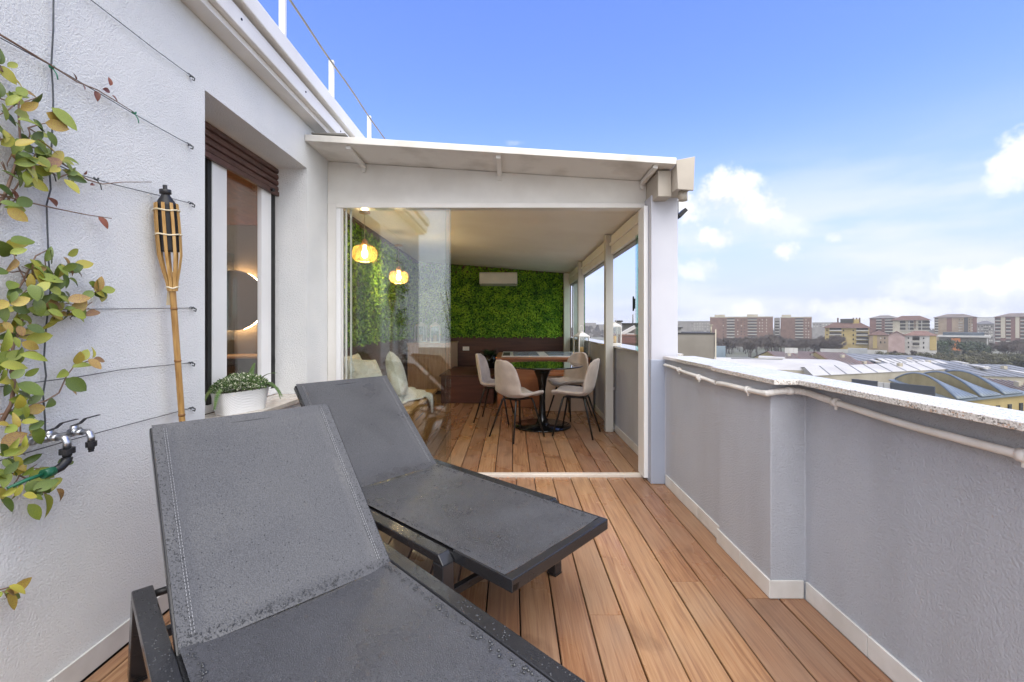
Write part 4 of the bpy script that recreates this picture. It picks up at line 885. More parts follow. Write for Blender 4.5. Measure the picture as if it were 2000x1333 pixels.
for i, (p, a, s, lab) in enumerate((((1.075, 6.86, .7525), 20, 1.0, 'white metal lantern with a cream candle on the brown counter'), ((1.285, 5.56, ZW + T), 10, .72, 'small white lantern on the granite ledge behind the white column'),
                                  ((-1.40, 8.05, .916), 12, .98, 'white lantern with an amber candle at the open edge of the oak sideboard'), ((-1.72, 8.35, .916), 30, .98, 'white lantern at the rear of the oak sideboard'))):
    o = lp_ if i == 0 else copy_tree(lp_)
    o.location = p; o.rotation_euler = (0, 0, R(a)); o.scale = (s, s, s); o['label'] = lab; o['group'] = 'white lanterns in the veranda'
# pendant lamps
def pendant_proto():
    t = thing('pendant_lamp', 'x', 'lamp')
    MB().lathe([(.055, .42), (.055, .438), (0, .438)], 20).build('ceiling_plate', M['pale_wood'], t)
    MB().tube([(0, 0, .42), (0, 0, .15)], .003, 6).build('cord', M['cord'], t)
    MB().lathe([(.03, .085), (.03, .135), (.012, .15), (0, .15)], 18).build('cap', M['pale_wood'], t)
    m = MB()
    def P(a, v):
        th = .18 + v * 2.50; r_ = .126 * math.sin(th) ** .55; return Vector((r_ * math.cos(a), r_ * math.sin(a), .088 * math.cos(th)))
    for k in range(26):
        for g in (-1, 1):
            a0 = k * 2 * math.pi / 26; prev = None
            for i in range(17):
                v = i / 16; a = a0 + g * v * 1.5; p = P(a, v); q = P(a + .03, v)
                if prev: m.add([prev[0], prev[1], q, p], [(0, 1, 2, 3)])
                prev = (p, q)
    m.build('shade', M['weave'], t)
    MB().tube([(.055 * math.cos(a * .2618), .055 * math.sin(a * .2618), -.080) for a in range(25)], .005, 6).build('rim', M['weave'], t)
    MB().lathe([(0, -.045), (.02, -.035), (.030, -.01), (.026, .02), (.014, .045), (.014, .09)], 16).build('bulb', M['bulb'], t)
    return t
pp_ = pendant_proto()
for i, (x, y, z, lab) in enumerate(((-1.53, 4.60, 1.975), (-1.53, 6.0, 1.885))  if False else ((-1.53, 4.60, 1.975, 'lit woven rattan pendant lamp hanging over the cushioned bench'), (-1.54, 6.02, 1.885, 'lit woven rattan pendant lamp hanging between the bench and the sideboard'))):
    o = pp_ if i == 0 else copy_tree(pp_)
    o.location = (x, y, z); o['label'] = lab; o['group'] = 'rattan pendant lamps'
    ld = bpy.data.lights.new('pendant_light', 'POINT'); ld.energy = 5.5; ld.color = (1, .74, .44); ld.shadow_soft_size = .03
    lo = bpy.data.objects.new('pendant_light', ld); COL.objects.link(lo); lo.parent = o; lo.location = (0, 0, -.05)
rl = bpy.data.lights.new('room_lamp', 'POINT'); rl.energy = 28; rl.color = (1, .62, .34); rl.shadow_soft_size = .1
ro_ = bpy.data.objects.new('room_lamp', rl); COL.objects.link(ro_); ro_.location = (-3.6, 3.2, 2.2)
# bench with throw and cushions
bn_ = thing('storage_bench', 'pine storage bench with drawers along the moss wall', 'bench', (-1.4, 4.65, 0))
MB().box(-.46, .48, -.65, .66, .002, .43).build('body', M['bench'], bn_, bevel=.004); MB().box(-.47, .50, -.67, .68, .432, .462).build('seat', M['bench'], bn_, bevel=.004)
for i in range(2):
    d = MB().box(.4805, .496, -.63 + i * .65, -.01 + i * .65, .05, .40).build('drawer', M['bench'], bn_, bevel=.003)
    MB().box(.4965, .500, -.5 + i * .65, -.14 + i * .65, .335, .348).build('pull_slot', M['black_plastic'], d)
rt = random.Random(12)
def throw(u, v):
    a = u * 2 * math.pi; e = 1 + .10 * math.sin(5 * a + 1) + .06 * math.sin(11 * a); r_ = v * e
    x = .05 + .47 * r_ * math.cos(a); y = .10 + .55 * r_ * math.sin(a)
    z = .475 + .02 * (1 - v) + .006 * math.sin(9 * x + 4) * math.cos(11 * y)
    if x > .50: z -= (x - .50) * 2.2; x = .515 + (x - .5) * .15
    return Vector((x, y, z))
th_ = MB().grid(throw, 72, 14).build('sheepskin_throw', M['cushion'], None); th_.location = (-1.4, 4.65, 0)
sm_ = th_.modifiers.new('solid', 'SOLIDIFY'); sm_.thickness = .010; sm_.offset = 1
tag(th_, 'cream sheepskin throw spread over the pine bench', 'throw')
def cushion(loc, rot, lab, s=1):
    def f(u, v):
        x = (u - .5) * 2; y = (v - .5) * 2; k = ((1 - abs(x) ** 2.6) * (1 - abs(y) ** 2.6)) ** .42
        return x, y, k
    m = MB()
    for g in (1, -1):
        def q(u, v, g=g):
            x, y, k = f(u, v); pinch = 1 - .10 * (1 - abs(x)) * abs(y) ** 3 - .10 * (1 - abs(y)) * abs(x) ** 3
            return Vector((x * .23 * s * (1 - .08 * (1 - y * y) * abs(x) ** 4), y * .23 * s * (1 - .08 * (1 - x * x) * abs(y) ** 4), g * .085 * s * k + .006 * math.sin(x * 9 + y * 5) * k))
        m.grid(q, 18, 18)
    o = m.build('cushion', M['cushion'], None); o.location = loc; o.rotation_euler = rot; tag(o, lab, 'cushion', 'cream cushions on the bench'); return o
cushion((-1.42, 4.30, .70), (R(62), R(6), R(65)), 'cream cushion with pointed corners slumped at the bench end')
cushion((-1.20, 4.62, .70), (R(74), R(18), R(100)), 'plump cream cushion standing upright in the middle of the bench')
cushion((-1.70, 4.75, .70), (R(70), R(0), R(80)), 'cream cushion leaning on the moss wall behind the others')
# ============================================================ the town beyond the parapet
GZ = -19.0
gm = pm('town_ground', C('#6f6d66'), C('#575c4c'), .02, .9, detail=8)
MB().add([(-4000, -400, GZ), (4000, -400, GZ), (4000, 4500, GZ), (-4000, 4500, GZ)], [(0, 1, 2, 3)]).build('ground', gm, kind='structure')
BM = {}
def bmat(key, h, h2=None, rough=.8, **k):
    if key not in BM: BM[key] = pm(key, C(h, .68), C(h2 or h, .64), k.pop('scale', .25), rough, **k)
    return BM[key]
brick = bmat('brown_brick', '#86695c', '#775c50'); redb = bmat('red_brick', '#86625a', '#775650'); beige = bmat('beige_render', '#a8957f', '#98866f'); cream = bmat('cream_render', '#c9c1ae', '#bcb39f')
yellow = bmat('yellow_render', '#c2ad74', '#b5a067'); greyw = bmat('grey_render', '#98948f', '#8a8681'); roofb = bmat('brown_tile_roof', '#6e5248', '#5e453d', scale=.8); pinkw = bmat('pink_render', '#bfa6a0', '#b09790'); whitew = bmat('white_render', '#d2d0cc', '#c5c3be')
darkw = bmat('dark_window', '#33383b', '#2a2e31', .15); lightw = bmat('pale_shutter', '#d9d5ca', '#cfcabd', .5); balc = bmat('balcony_white', '#cbc8bf', '#bdbab0'); recess = bmat('dark_recess', '#4a4745', '#3d3a39')  # the light window panels are pale shutters in their own colour
greyroof = bmat('grey_sheet_roof', '#8d8d8c', '#7f807f', .5, scale=.12); whiteroof = bmat('white_membrane_roof', '#dcd8d0', '#cdc8be', .45, scale=.1); redroof = bmat('red_tile_roof', '#86685d', '#77594f', scale=.6); bluegrey = bmat('blue_grey_sheet', '#7f8a92', '#737e86', .4, scale=.3)
def ub(name, mat): return MB().box(-.5, .5, -.5, .5, -.5, .5).mesh(name, mat)
U = {k: ub(n, m) for k, (n, m) in dict(win=('window', darkw), light=('window', lightw), balc=('balcony', balc), rec=('recess', recess), red=('wall_strip', redb), beige=('wall_strip', beige), cream=('wall_strip', cream), yel=('wall_strip', yellow), white=('wall_strip', whitew), brick=('wall_strip', brick)).items()}
NAMES = dict(win='window', light='window', balc='balcony', rec='balcony_recess', red='wall_strip', beige='wall_strip', cream='wall_strip', yel='wall_strip', white='wall_strip', brick='wall_strip')
rw = random.Random(99)
class Bld:
    """a block seen frontally at pixel range px0..px1, eaves at row ey, depth d"""
    def __init__(s, name, label, px0, px1, ey, d, dep, mat, cat='building', yaw=0, base=GZ, group=None):
        pc = (px0 + px1) / 2; s.th = math.atan((pc - 1000) / FOC); s.d = d; s.pc = pc; s.k = d * math.cos(s.th) / FOC; s.kz = d / FOC
        s.o = thing(name, label, cat, ((pc - 1000) / FOC * d, d, base), -s.th + yaw, group); s.base = base
        s.w = (px1 - px0) * s.k; s.h = CAM_H + (HOR - ey) * s.kz - base; s.dep = dep; s.mat = mat
        MB().box(-s.w / 2, s.w / 2, 0, dep, 0, s.h).build('wall', mat, s.o)
    def X(s, px): return (px - s.pc) * s.k
    def Zp(s, py): return CAM_H + (HOR - py) * s.kz - s.base
    def put(s, u, px, py, wpx, hpx, t=.3, proud=0):
        return inst(NAMES[u], U[u], s.o, (s.X(px), -proud - t / 2 + .12, s.Zp(py)), scale=(wpx * s.k, t, hpx * s.kz))
    def cap(s, mat, t=.8, ov=.3): MB().box(-s.w / 2 - ov, s.w / 2 + ov, -ov, s.dep + ov, s.h + .002, s.h + t).build('cornice', mat, s.o)
    def hip(s, mat, topy, ov=.9, inset=None):
        a = s.w / 2 + ov; h = s.Zp(topy) - s.h; i = inset if inset is not None else min(s.w, s.dep) * .42; y0, y1 = -ov, s.dep + ov; z = s.h + .002
        MB().add([(-a, y0, z), (a, y0, z), (a, y1, z), (-a, y1, z), (-a + i, y0 + s.dep * .45, z + h), (a - i, y0 + s.dep * .45, z + h), (a - i, y1 - s.dep * .45, z + h), (-a + i, y1 - s.dep * .45, z + h)],
                 [(0, 3, 2, 1), (4, 5, 6, 7), (0, 1, 5, 4), (1, 2, 6, 5), (2, 3, 7, 6), (3, 0, 4, 7)]).build('roof', mat, s.o)
    def box(s, name, mat, px0, px1, y0, y1, py0, py1): return MB().box(s.X(px0), s.X(px1), y0, y1, s.Zp(py1), s.Zp(py0)).build(name, mat, s.o)
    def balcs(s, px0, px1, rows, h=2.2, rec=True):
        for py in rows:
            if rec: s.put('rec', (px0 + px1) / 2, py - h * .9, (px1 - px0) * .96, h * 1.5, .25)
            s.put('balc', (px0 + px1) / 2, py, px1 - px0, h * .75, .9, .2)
    def wins(s, cols, rows, u='win', w=2.2, h=2.8):
        for px in cols:
            for py in rows:
                q = rw.random(); s.put('rec' if q < .2 else ('light' if q < .32 else ('win' if q < .42 else u)), px, py, w, h * rw.uniform(.7, 1.05), .26)
rows9 = [625.5 + 5.6 * i for i in range(8)]
# far grey blocks
b = Bld('apartment_building', 'hazy grey apartment row behind the plain grey gable', 1322, 1388, 629, 540, 14, greyw); b.wins([1352 + 5 * i for i in range(7)], [633 + 5 * i for i in range(5)], 'light', 1.6, 1.8); b.cap(greyw)
b = Bld('apartment_building', 'long brown brick apartment slab with two stacks of white balconies', 1385, 1508, 620.5, 430, 16, brick); b.cap(cream, .9, .25)
b.balcs(1419, 1435, rows9); b.balcs(1460, 1478, rows9[:7], 1.9); b.wins([1441, 1448], rows9[:6], 'light', 1.8, 2.4); b.wins([1483, 1488, 1496], rows9[:5], 'light', 1.6, 2.2); b.wins([1412, 1454], rows9, 'win', 1.5, 2.2)
for a, c in ((1394, 1415), (1459, 1480)): b.box('penthouse_box', cream, a, c, 3, 12, 614.5, 618.2)
b = Bld('apartment_building', 'brown brick apartment block with one stack of white balconies', 1524, 1585, 621, 425, 18, brick); b.cap(cream, .9, .25); b.balcs(1553, 1569, rows9); b.wins([1574, 1579], rows9[:7], 'light', 1.6, 2.2); b.box('penthouse_box', cream, 1526, 1545, 3, 12, 614.8, 618.6)
b = Bld('apartment_building', 'narrow grey stair wing with balconies beside the brick block', 1512, 1523.5, 621, 432, 14, greyw); b.balcs(1514, 1522, rows9[1:])
b = Bld('apartment_building', 'low pale block far behind the bare trees', 1586, 1645, 630, 620, 14, greyw); b.wins([1590 + 6 * i for i in range(9)], [634, 638], 'light', 2.5, 1.6)
b = Bld('apartment_building', 'very distant pale block on the skyline', 1905, 1945, 621, 800, 20, whitew); b.cap(greyw)
# yellow building
b = Bld('apartment_building', 'yellow apartment building with brown hipped roof and long balconies', 1610, 1697, 641, 300, 15, yellow); b.hip(roofb, 630, 1.4)
ry = [646, 654.5, 663, 671]
b.balcs(1619, 1644, ry, 3.0); b.balcs(1672, 1695, ry, 3.0); b.wins([1614.5, 1647.5, 1666.5], ry, 'win', 2.6, 3.6)
b.box('attic', yellow, 1666, 1678, 4, 9, 624, 633); b.box('attic', recess, 1641, 1668, 4, 9, 623, 631)
for px in (1636, 1667, 1673, 1679): b.box('chimney', roofb, px - 1.6, px + 1.6, 6, 7.2, 621, 632)
# red-grey and cream blocks
b = Bld('apartment_building', 'red brick apartment block with grey hipped roof', 1698, 1757, 622, 400, 20, redb); b.hip(bmat('grey_roof', '#85807c', '#76716d'), 616, 1); b.balcs(1711, 1722, rows9[:6]); b.balcs(1728, 1744, rows9[:6]); b.wins([1725, 1748, 1752], rows9[:6], 'win', 1.8, 2.6)
b = Bld('apartment_building', 'cream building with white framed loggias and brown roof', 1743, 1814, 626, 350, 16, cream); b.hip(roofb, 617, 1.5)
for px in (1763, 1779, 1799, 1810):
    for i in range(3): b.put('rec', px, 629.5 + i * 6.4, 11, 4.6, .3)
for i in range(4): b.put('balc', 1787, 633 + i * 6.4, 56, .9, .8, .2)
for px in (1775.5, 1800): b.put('white', px, 636, 1.5, 19, .9, .2)
b.put('brick', 1787, 634, 3, 16, .5)
# foreground houses
b = Bld('house', 'ochre house with brown roof half hidden by bare shrubs', 1697, 1735, 655, 285, 12, beige); b.hip(roofb, 645, .8, 6); b.put('yel', 1709, 668, 8, 26, .35); b.wins([1709, 1720, 1728], [661, 669], 'win', 2.4, 4)
b = Bld('house', 'white house with yellow end bay, grey balconies and red roof', 1766, 1829, 656, 255, 12, whitew); b.hip(redroof, 647, .8, 5); b.put('yel', 1822, 670, 13, 28, .4)
b.wins([1774, 1804], [661, 670, 679], 'win', 2.4, 4.2); b.wins([1823], [661, 670, 679], 'win', 2, 4.5); b.balcs(1782, 1796, [667, 676.5], 3.4); b.put('rec', 1789, 660.5, 14, 6, .25)
b = Bld('house', 'pale pink gabled house end covered in climbing twigs', 1735, 1767, 656, 253, 12, pinkw)
a = b.w / 2; z = b.h; MB().prism([(-a, z + .002), (a, z + .002), (0, b.Zp(648.5))], 'y', 0, 12).build('gable', pinkw, b.o)
for s in (-1, 1): MB().add([(s * (a + .6), -.5, z - .3), (0, -.5, b.Zp(648.2)), (0, 12.5, b.Zp(648.2)), (s * (a + .6), 12.5, z - .3), (s * (a + .6), -.5, z), (0, -.5, b.Zp(647.2)), (0, 12.5, b.Zp(647.2)), (s * (a + .6), 12.5, z)], [(0, 1, 2, 3), (4, 5, 6, 7), (0, 1, 5, 4), (1, 2, 6, 5), (2, 3, 7, 6), (3, 0, 4, 7)]).build('roof_slope', redroof, b.o)
# right hand towers
b = Bld('apartment_building', 'broad beige and red striped apartment block with brown hipped roof', 1824, 1907, 620.5, 410, 22, beige); b.hip(bmat('grey_brown_roof', '#7d716a', '#6d625b'), 613.5, 1); r7 = [625 + 5.2 * i for i in range(6)]
b.put('red', 1854, 634, 10, 28, .5); b.put('red', 1903, 636, 8, 32, .5); b.balcs(1825, 1832, r7); b.put('rec', 1886.5, 636, 8, 32, .3)
b.wins([1850, 1858.5, 1874, 1879, 1893, 1898], r7, 'win', 1.6, 2.6); b.balcs(1872, 1880, r7[1:], 1.6, False)
b = Bld('apartment_building', 'grey apartment block with white window bands between the striped towers', 1906, 1942, 633, 440, 18, greyw); b.hip(bmat('slate_roof', '#77767a', '#69686c'), 627, .8); r5 = [638 + 5.5 * i for i in range(6)]; b.wins([1911, 1918, 1925, 1933, 1937], r5, 'light', 2.4, 2.6); b.balcs(1921, 1930, r5, 1.5)
b = Bld('apartment_building', 'tall red and cream apartment tower with round satellite dishes on balconies', 1941, 2062, 619, 365, 22, redb); b.hip(bmat('grey_brown_roof', '#7d716a'), 611.5, 1); r8 = [626 + 7 * i for i in range(7)]
b.put('cream', 1958, 640, 9, 42, .5); b.put('cream', 1987, 640, 8, 42, .5); b.balcs(1942, 1953, r8, 2.4); b.balcs(1964, 1974, r8, 2.4); b.balcs(1993, 2006, r8, 2.4); b.wins([1956, 1961, 1985, 1990], r8, 'win', 1.6, 2.8); b.put('brick', 2030, 640, 30, 42, .5); b.wins([2022, 2030, 2038], r8, 'light', 2, 2.8)
# flat canopy building
b = Bld('pavilion', 'flat roofed white pavilion with blue window band and orange kiosk wall', 1832, 1930, 659, 300, 14, bmat('canopy_wall', '#8d8a80', '#7f7c72'))
MB().box(-b.w / 2 - 1, b.w / 2 + 1, -3, 15, b.h + .002, b.h + 1.1).build('canopy', whitew, b.o); b.box('window_band', bmat('blue_glass', '#59656f', '#4c5862', .2), 1840, 1922, -.4, -.1, 653.5, 656.5) if False else None
MB().box(-b.w / 2 + 2, b.w / 2 - 2, 2, 13, b.h + 1.11, b.h + 3.2).build('window_band', bmat('blue_glass', '#59656f', '#4c5862', .2), b.o)
b.box('kiosk_wall', bmat('orange_render', '#c9834f', '#ba7442'), 1857, 1876, -2.5, -.2, 661, 685); b.wins([1862], [666, 674], 'light', 2.2, 4); b.box('post', whitew, 1926, 1928, -2.8, -2.3, 660.5, 682)
for px in (1862, 1870):
    for py in (667, 675): inst('window', U['win'], b.o, (b.X(px), -2.55, b.Zp(py)), scale=(3 * b.k, .2, 3.5 * b.kz))
# neighbour gable on the left of the view
b = Bld('neighbour_house', 'plain grey gable wall of the next block with dark roof edge and drainpipe', 1270, 1394, 653, 46, 9, bmat('warm_grey_render', '#a19b90', '#968f84', scale=.5)); b.cap(bmat('dark_roof_edge', '#4c4a49', '#3f3d3c'), .13, .06)
MB().tube([(b.w / 2 + .1, -.12, 0), (b.w / 2 + .1, -.12, b.h + .5)], .06, 10).build('drainpipe', cream, b.o)
MB().tube([(b.w / 2 - .25, 1.2, b.h), (b.w / 2 - .25, 1.2, b.h + .9)], .09, 10).tube([(b.w / 2 - .25, 1.2, b.h + .9), (b.w / 2 - .25, 1.2, b.h + .98)], .2, 12).build('vent_pipe', cream, b.o)
b.box('dormer', whitew, 1300, 1330, 2, 6, 642, 652); b.box('dormer_roof', bmat('dark_roof_edge', '#4c4a49'), 1296, 1334, 1.6, 6.4, 640, 641.8)
# roofs seen through the open side of the veranda
b = Bld('neighbour_house', 'white dormered roof with flat dark caps seen through the veranda side', 1196, 1262, 657, 34, 10, pinkw); b.cap(bmat('tile_cap', '#8a6a5e', '#7d5e53'), .12, .1)
b.box('brick_band', redb, 1190, 1262, -.25, -.02, 659, 671)
b.box('chimney_block', whitew, 1201, 1213, 1.5, 3.5, 628.5, 657); b.box('chimney_cap', bmat('dark_roof_edge', '#4c4a49'), 1199.5, 1215.5, 1.3, 3.7, 626, 628.4)
b.box('dormer', whitew, 1213.5, 1262, 3.6, 8, 634, 657); b.box('dormer_roof', bmat('dark_roof_edge', '#4c4a49'), 1207, 1266, 3.0, 8.4, 631, 633.8)
MB().bar((b.X(1211), 1.0, b.Zp(655)), (b.X(1240), 1.4, b.Zp(639)), .25, .25).build('barge_board', whitew, b.o); MB().prism([(b.X(1212), b.Zp(656.9)), (b.X(1250), b.Zp(656.9)), (b.X(1250), b.Zp(637))], 'y', 1.65, 3.4).build('gable', greyw, b.o)
b.box('window', whitew, 1224, 1239, .8, .95, 652, 662)
MB().tube([(b.X(1237), 4.5, b.Zp(634)), (b.X(1237), 4.5, b.Zp(612))], .05, 8).build('antenna_mast', greyw, b.o)
# ---- industrial roofs between
def shed(name, label, A_, Bp, Dv, zE, zR, roofm, wallm, gable=True, cat='warehouse', ridge=.5, ov=.3):
    """plan parallelogram A-B (eave line towards us) and depth vector Dv; pitched roof with its ridge parallel to AB"""
    A_, Bp, Dv = Vector(A_), Vector(Bp), Vector(Dv); c = (A_ + Bp) / 2
    o = thing(name, label, cat, (c.x, c.y, GZ)); L_ = lambda p, z: Vector((p.x - c.x, p.y - c.y, z - GZ))
    a, b_, c2, d2 = A_, Bp, Bp + Dv, A_ + Dv; r0, r1 = A_ + Dv * ridge, Bp + Dv * ridge
    v = [L_(a, GZ), L_(b_, GZ), L_(c2, GZ), L_(d2, GZ), L_(a, zE), L_(b_, zE), L_(c2, zE), L_(d2, zE), L_(r0, zR - .02), L_(r1, zR - .02)]
    MB().add(v, [(0, 3, 2, 1), (0, 1, 5, 4), (1, 2, 6, 9, 5), (2, 3, 7, 6), (3, 0, 4, 8, 7)]).build('wall', wallm, o)
    u = (Bp - A_).normalized() * ov; t = .12; n = Dv.normalized() * ov
    for (p, q, z0, sg) in ((a, b_, zE, -1), (d2, c2, zE, 1)):
        e0, e1 = p + n * sg - u, q + n * sg + u; s0, s1 = r0 - u, r1 + u
        k = [L_(e0, z0 + .02), L_(e1, z0 + .02), L_(s1, zR + .02), L_(s0, zR + .02)]
        MB().add(k + [x + Vector((0, 0, t)) for x in k], [(0, 1, 2, 3), (4, 5, 6, 7), (0, 1, 5, 4), (1, 2, 6, 5), (2, 3, 7, 6), (3, 0, 4, 7)]).build('roof_slope', roofm, o)
        if sg < 0:
            for j in range(1, 9):
                f = j / 9; pa, pb = k[0].lerp(k[1], f), k[3].lerp(k[2], f); MB().bar(pa + Vector((0, 0, t + .06)), pb + Vector((0, 0, t + .06)), .22, .12).build('roof_rib', greyroof, o)
    vq = L_(A_ + (Bp - A_) * .7 + Dv * .3, zE + (zR - zE) * .6); MB().box(vq.x - .5, vq.x + .5, vq.y - .5, vq.y + .5, vq.z - .3, vq.z + 1.0).build('roof_vent', cream, o)
    return o, L_
def g2(px, py, z): d = (CAM_H - z) * FOC / (py - HOR); return Vector(((px - 1000) / FOC * d, d, 0))
# long white vaulted roof
A0 = g2(1375, 719, -11.5); B0 = g2(1684, 727, -11.5); e_ = (B0 - A0); c = (A0 + B0) / 2
wv = thing('warehouse', 'long warehouse with a low white vaulted membrane roof', 'warehouse', (c.x, c.y, GZ))
Dv = Vector((10, 34, 0))
def vault(u, v): p = A0 + e_ * u + Dv * v; return Vector((p.x - c.x, p.y - c.y, -11.5 - GZ + 1.9 * math.sin(math.pi * v) ** .9))
MB().grid(vault, 2, 20).build('roof', whiteroof, wv)
MB().add([Vector((p.x - c.x, p.y - c.y, z)) for z in (0, 7.45) for p in (A0, B0, B0 + Dv, A0 + Dv)], [(0, 1, 5, 4), (1, 2, 6, 5), (2, 3, 7, 6), (3, 0, 4, 7)]).build('wall', cream, wv)
for u_ in (0, 1): MB().add([vault(u_, i / 12) - Vector((0, 0, .04)) for i in range(13)], [tuple(range(13))]).build('gable', cream, wv)
MB().tube([vault(.25, .42) + Z * .2, vault(.62, .42) + Z * .2], .15, 6).build('roof_seam', greyroof, wv)
# saw-tooth halls with yellow ends
for i, (x0, x1, yy) in enumerate(((1530, 1575, 702), (1574, 1628, 703), (1634, 1690, 708))):
    p = g2(x0, yy + 6, -12); q = g2(x1, yy + 8, -12)
    shed('hall', ('small hall with red-brown roof and yellow gable beside the white sign', 'middle hall of the red-brown saw-tooth roofs', 'broad red-brown roofed hall beside the grey roofs')[i], p, q, (4, 26, 0), -12, -8.9 + .25 * i, bmat('plum_roof', '#7c6059', '#6c524c', scale=.4), yellow, cat='hall')
shed('hall', 'low terracotta roofed hall behind the white vault', g2(1665, 723, -12.6), g2(1728, 721, -12.6), (6, 22, 0), -12.6, -11.0, redroof, cream, cat='hall')
# grey sheet roofs
shed('warehouse', 'wide grey sheet roofed warehouse with white rooflights', g2(1690, 714, -12), g2(1965, 727, -12), (10, 66, 0), -12, -9.8, greyroof, cream)
for px, py in ((1686, 697), (1708, 704), (1874, 707), (1912, 715), (1995, 727)):
    p = g2(px, py, -10.6); o = thing('rooflight', 'long white rooflight strip on the grey sheet roofs', 'rooflight', (p.x, p.y, -10.95), R(-28), 'white rooflights'); MB().box(-.7, .7, -5, 5, .0, .35).build('strip', whiteroof, o)
shed('warehouse', 'grey sheet roofed shed beside the rooflight strips', g2(1900, 735, -12.5), g2(2100, 740, -12.5), (10, 40, 0), -12.5, -10.8, greyroof, cream)
shed('warehouse', 'white roofed shed with ochre walls behind the vaulted hall', g2(1755, 718, -12.2), g2(1885, 723, -12.2), (8, 26, 0), -12.2, -10.4, whiteroof, yellow)
shed('warehouse', 'cream walled shed with a shallow white roof facing the parapet', g2(1590, 735, -11.6), g2(1846, 722, -11.6), (10, 22, 0), -11.6, -10.4, whiteroof, cream)
shed('house', 'small white gabled workshop behind the curved shells', g2(1876, 729, -12.6), g2(1925, 733, -12.6), (16, 14, 0), -12.6, -10.9, whiteroof, cream, cat='workshop')
shed('house', 'low house with weathered red tiled roof beside the curved shells', g2(1955, 764, -13), g2(2080, 780, -13), (8, 22, 0), -13, -11.2, redroof, cream)
# curved shells over the yellow factory
P0 = Vector((78, 78, 0)); ee = Vector((.937, .348, 0)); aa = Vector((15, 30, 0)); fc = thing('factory', 'yellow factory with three curved blue-grey roof shells', 'factory', (P0.x, P0.y, GZ)); ZE = -12.0 - GZ
MB().add([Vector((p.x - P0.x, p.y - P0.y, z)) for z in (0, ZE - .25) for p in (P0 - ee * 1, P0 + ee * 25, P0 + ee * 25 + aa, P0 - ee * 1 + aa)], [(0, 1, 5, 4), (1, 2, 6, 5), (2, 3, 7, 6), (3, 0, 4, 7), (4, 5, 6, 7)]).build('wall', yellow, fc)
k = [P0 - ee * 1.5 - aa * .02, P0 + ee * 25.5 - aa * .02, P0 + ee * 25.5 + aa * 1.02, P0 - ee * 1.5 + aa * 1.02]
MB().add([Vector((p.x - P0.x, p.y - P0.y, z)) for z in (ZE - .24, ZE + .02) for p in k], [(0, 3, 2, 1), (4, 5, 6, 7), (0, 1, 5, 4), (1, 2, 6, 5), (2, 3, 7, 6), (3, 0, 4, 7)]).build('gutter_slab', bluegrey, fc)
for i in range(3):
    st_ = .6 + i * 7.6
    def sh(u, v, st_=st_): q = ee * (st_ + 6.4 * u) + aa * v; hh = (2.9 * (1 - u) + .5 * u) * math.sin(math.pi * min(1, v)) ** .95; return Vector((q.x, q.y, ZE + .03 + hh))
    o = MB().grid(sh, 6, 24).build('roof_shell', bluegrey, fc); so2 = o.modifiers.new('s', 'SOLIDIFY'); so2.thickness = .35; so2.offset = 1
    MB().add([sh(0.01, j / 20) - Z * .05 for j in range(21)], [tuple(range(21))]).build('shell_gable', yellow, fc)
    for s_ in range(1, 6): MB().tube([sh(s_ / 6, j / 14) + Z * .37 for j in range(15)], .07, 5).build('standing_seam', bluegrey, fc)
for x in (5, 9.5, 13.5, 17.5, 21.5): 
    q = ee * x - aa * .003; o = inst('window', U['win'], fc, (q.x, q.y, ZE - 2.6), (0, 0, math.atan2(ee.y, ee.x)), (1.0, .3, 1.8))
# dark steel screen
q0 = g2(1664, 745, -10.4); q1 = g2(1826, 759, -10.2); o = thing('roof_screen', 'dark grey steel screen with white framed glazing on a flat roof', 'screen', (q0.x, q0.y, -13.5)); v = q1 - q0; n_ = Vector((-v.y, v.x, 0)).normalized()
def scr(t0, t1, z0, z1, name, mat, off=0): 
    p, q = v * t0 + n_ * off, v * t1 + n_ * off; MB().bar(Vector((p.x, p.y, (z0 + z1) / 2)), Vector((q.x, q.y, (z0 + z1) / 2)), .35, z1 - z0).build(name, mat, o)
dk = bmat('dark_steel', '#4c5058', '#42464e', .5); scr(0, .34, 2.1, 3.6, 'fascia', dk); scr(.50, 1, 2.1, 3.6, 'fascia', dk); scr(.0, .03, -3, 2.09, 'post', dk); scr(.30, .34, -3, 2.09, 'post', dk); scr(.50, .54, -3, 2.09, 'post', dk); scr(.97, 1, -3, 2.09, 'post', dk)
for t0 in (.345, .425): 
    for z0 in (.6, 2.1): scr(t0, t0 + .07, z0, z0 + 1.35, 'pane', whitew)
scr(0.05, .95, -5.4, -.3, 'rear_wall', cream, 3.0)
# white sign, boundary wall, small white roof
q = at(1545.5, 685, 150); o = thing('billboard', 'white panelled billboard standing behind the saw-tooth halls', 'billboard', (q.x, q.y, GZ), -math.atan(545 / 865))
for s in (-1, 0, 1): MB().box(s * 1.25 - .6, s * 1.25 + .6, -.05, .05, q.z - GZ - .9, q.z - GZ + .9).build('panel', whitew, o)
for s in (-1, 1): MB().box(s * 1.6 - .08, s * 1.6 + .08, .06, .2, 0, q.z - GZ + .8).build('post', greyw, o)
b = Bld('boundary_wall', 'long white boundary wall in front of the yellow apartment building', 1600, 1730, 683, 235, .4, whitew, 'wall'); b = Bld('shed', 'grey container shed beside the white boundary wall', 1656, 1694, 681, 228, 4, bmat('container', '#b4b7ba', '#a5a8ab'), 'shed')
b = Bld('shed', 'small pale flat roofed hut beside the halls', 1484, 1530, 701, 160, 9, cream, 'shed'); b.cap(whiteroof, .4, .5)
b = Bld('shed', 'pale blue-grey container among the bare trees', 1397, 1417, 677, 250, 5, bmat('pale_blue', '#8fa0aa', '#8293a0'), 'shed')

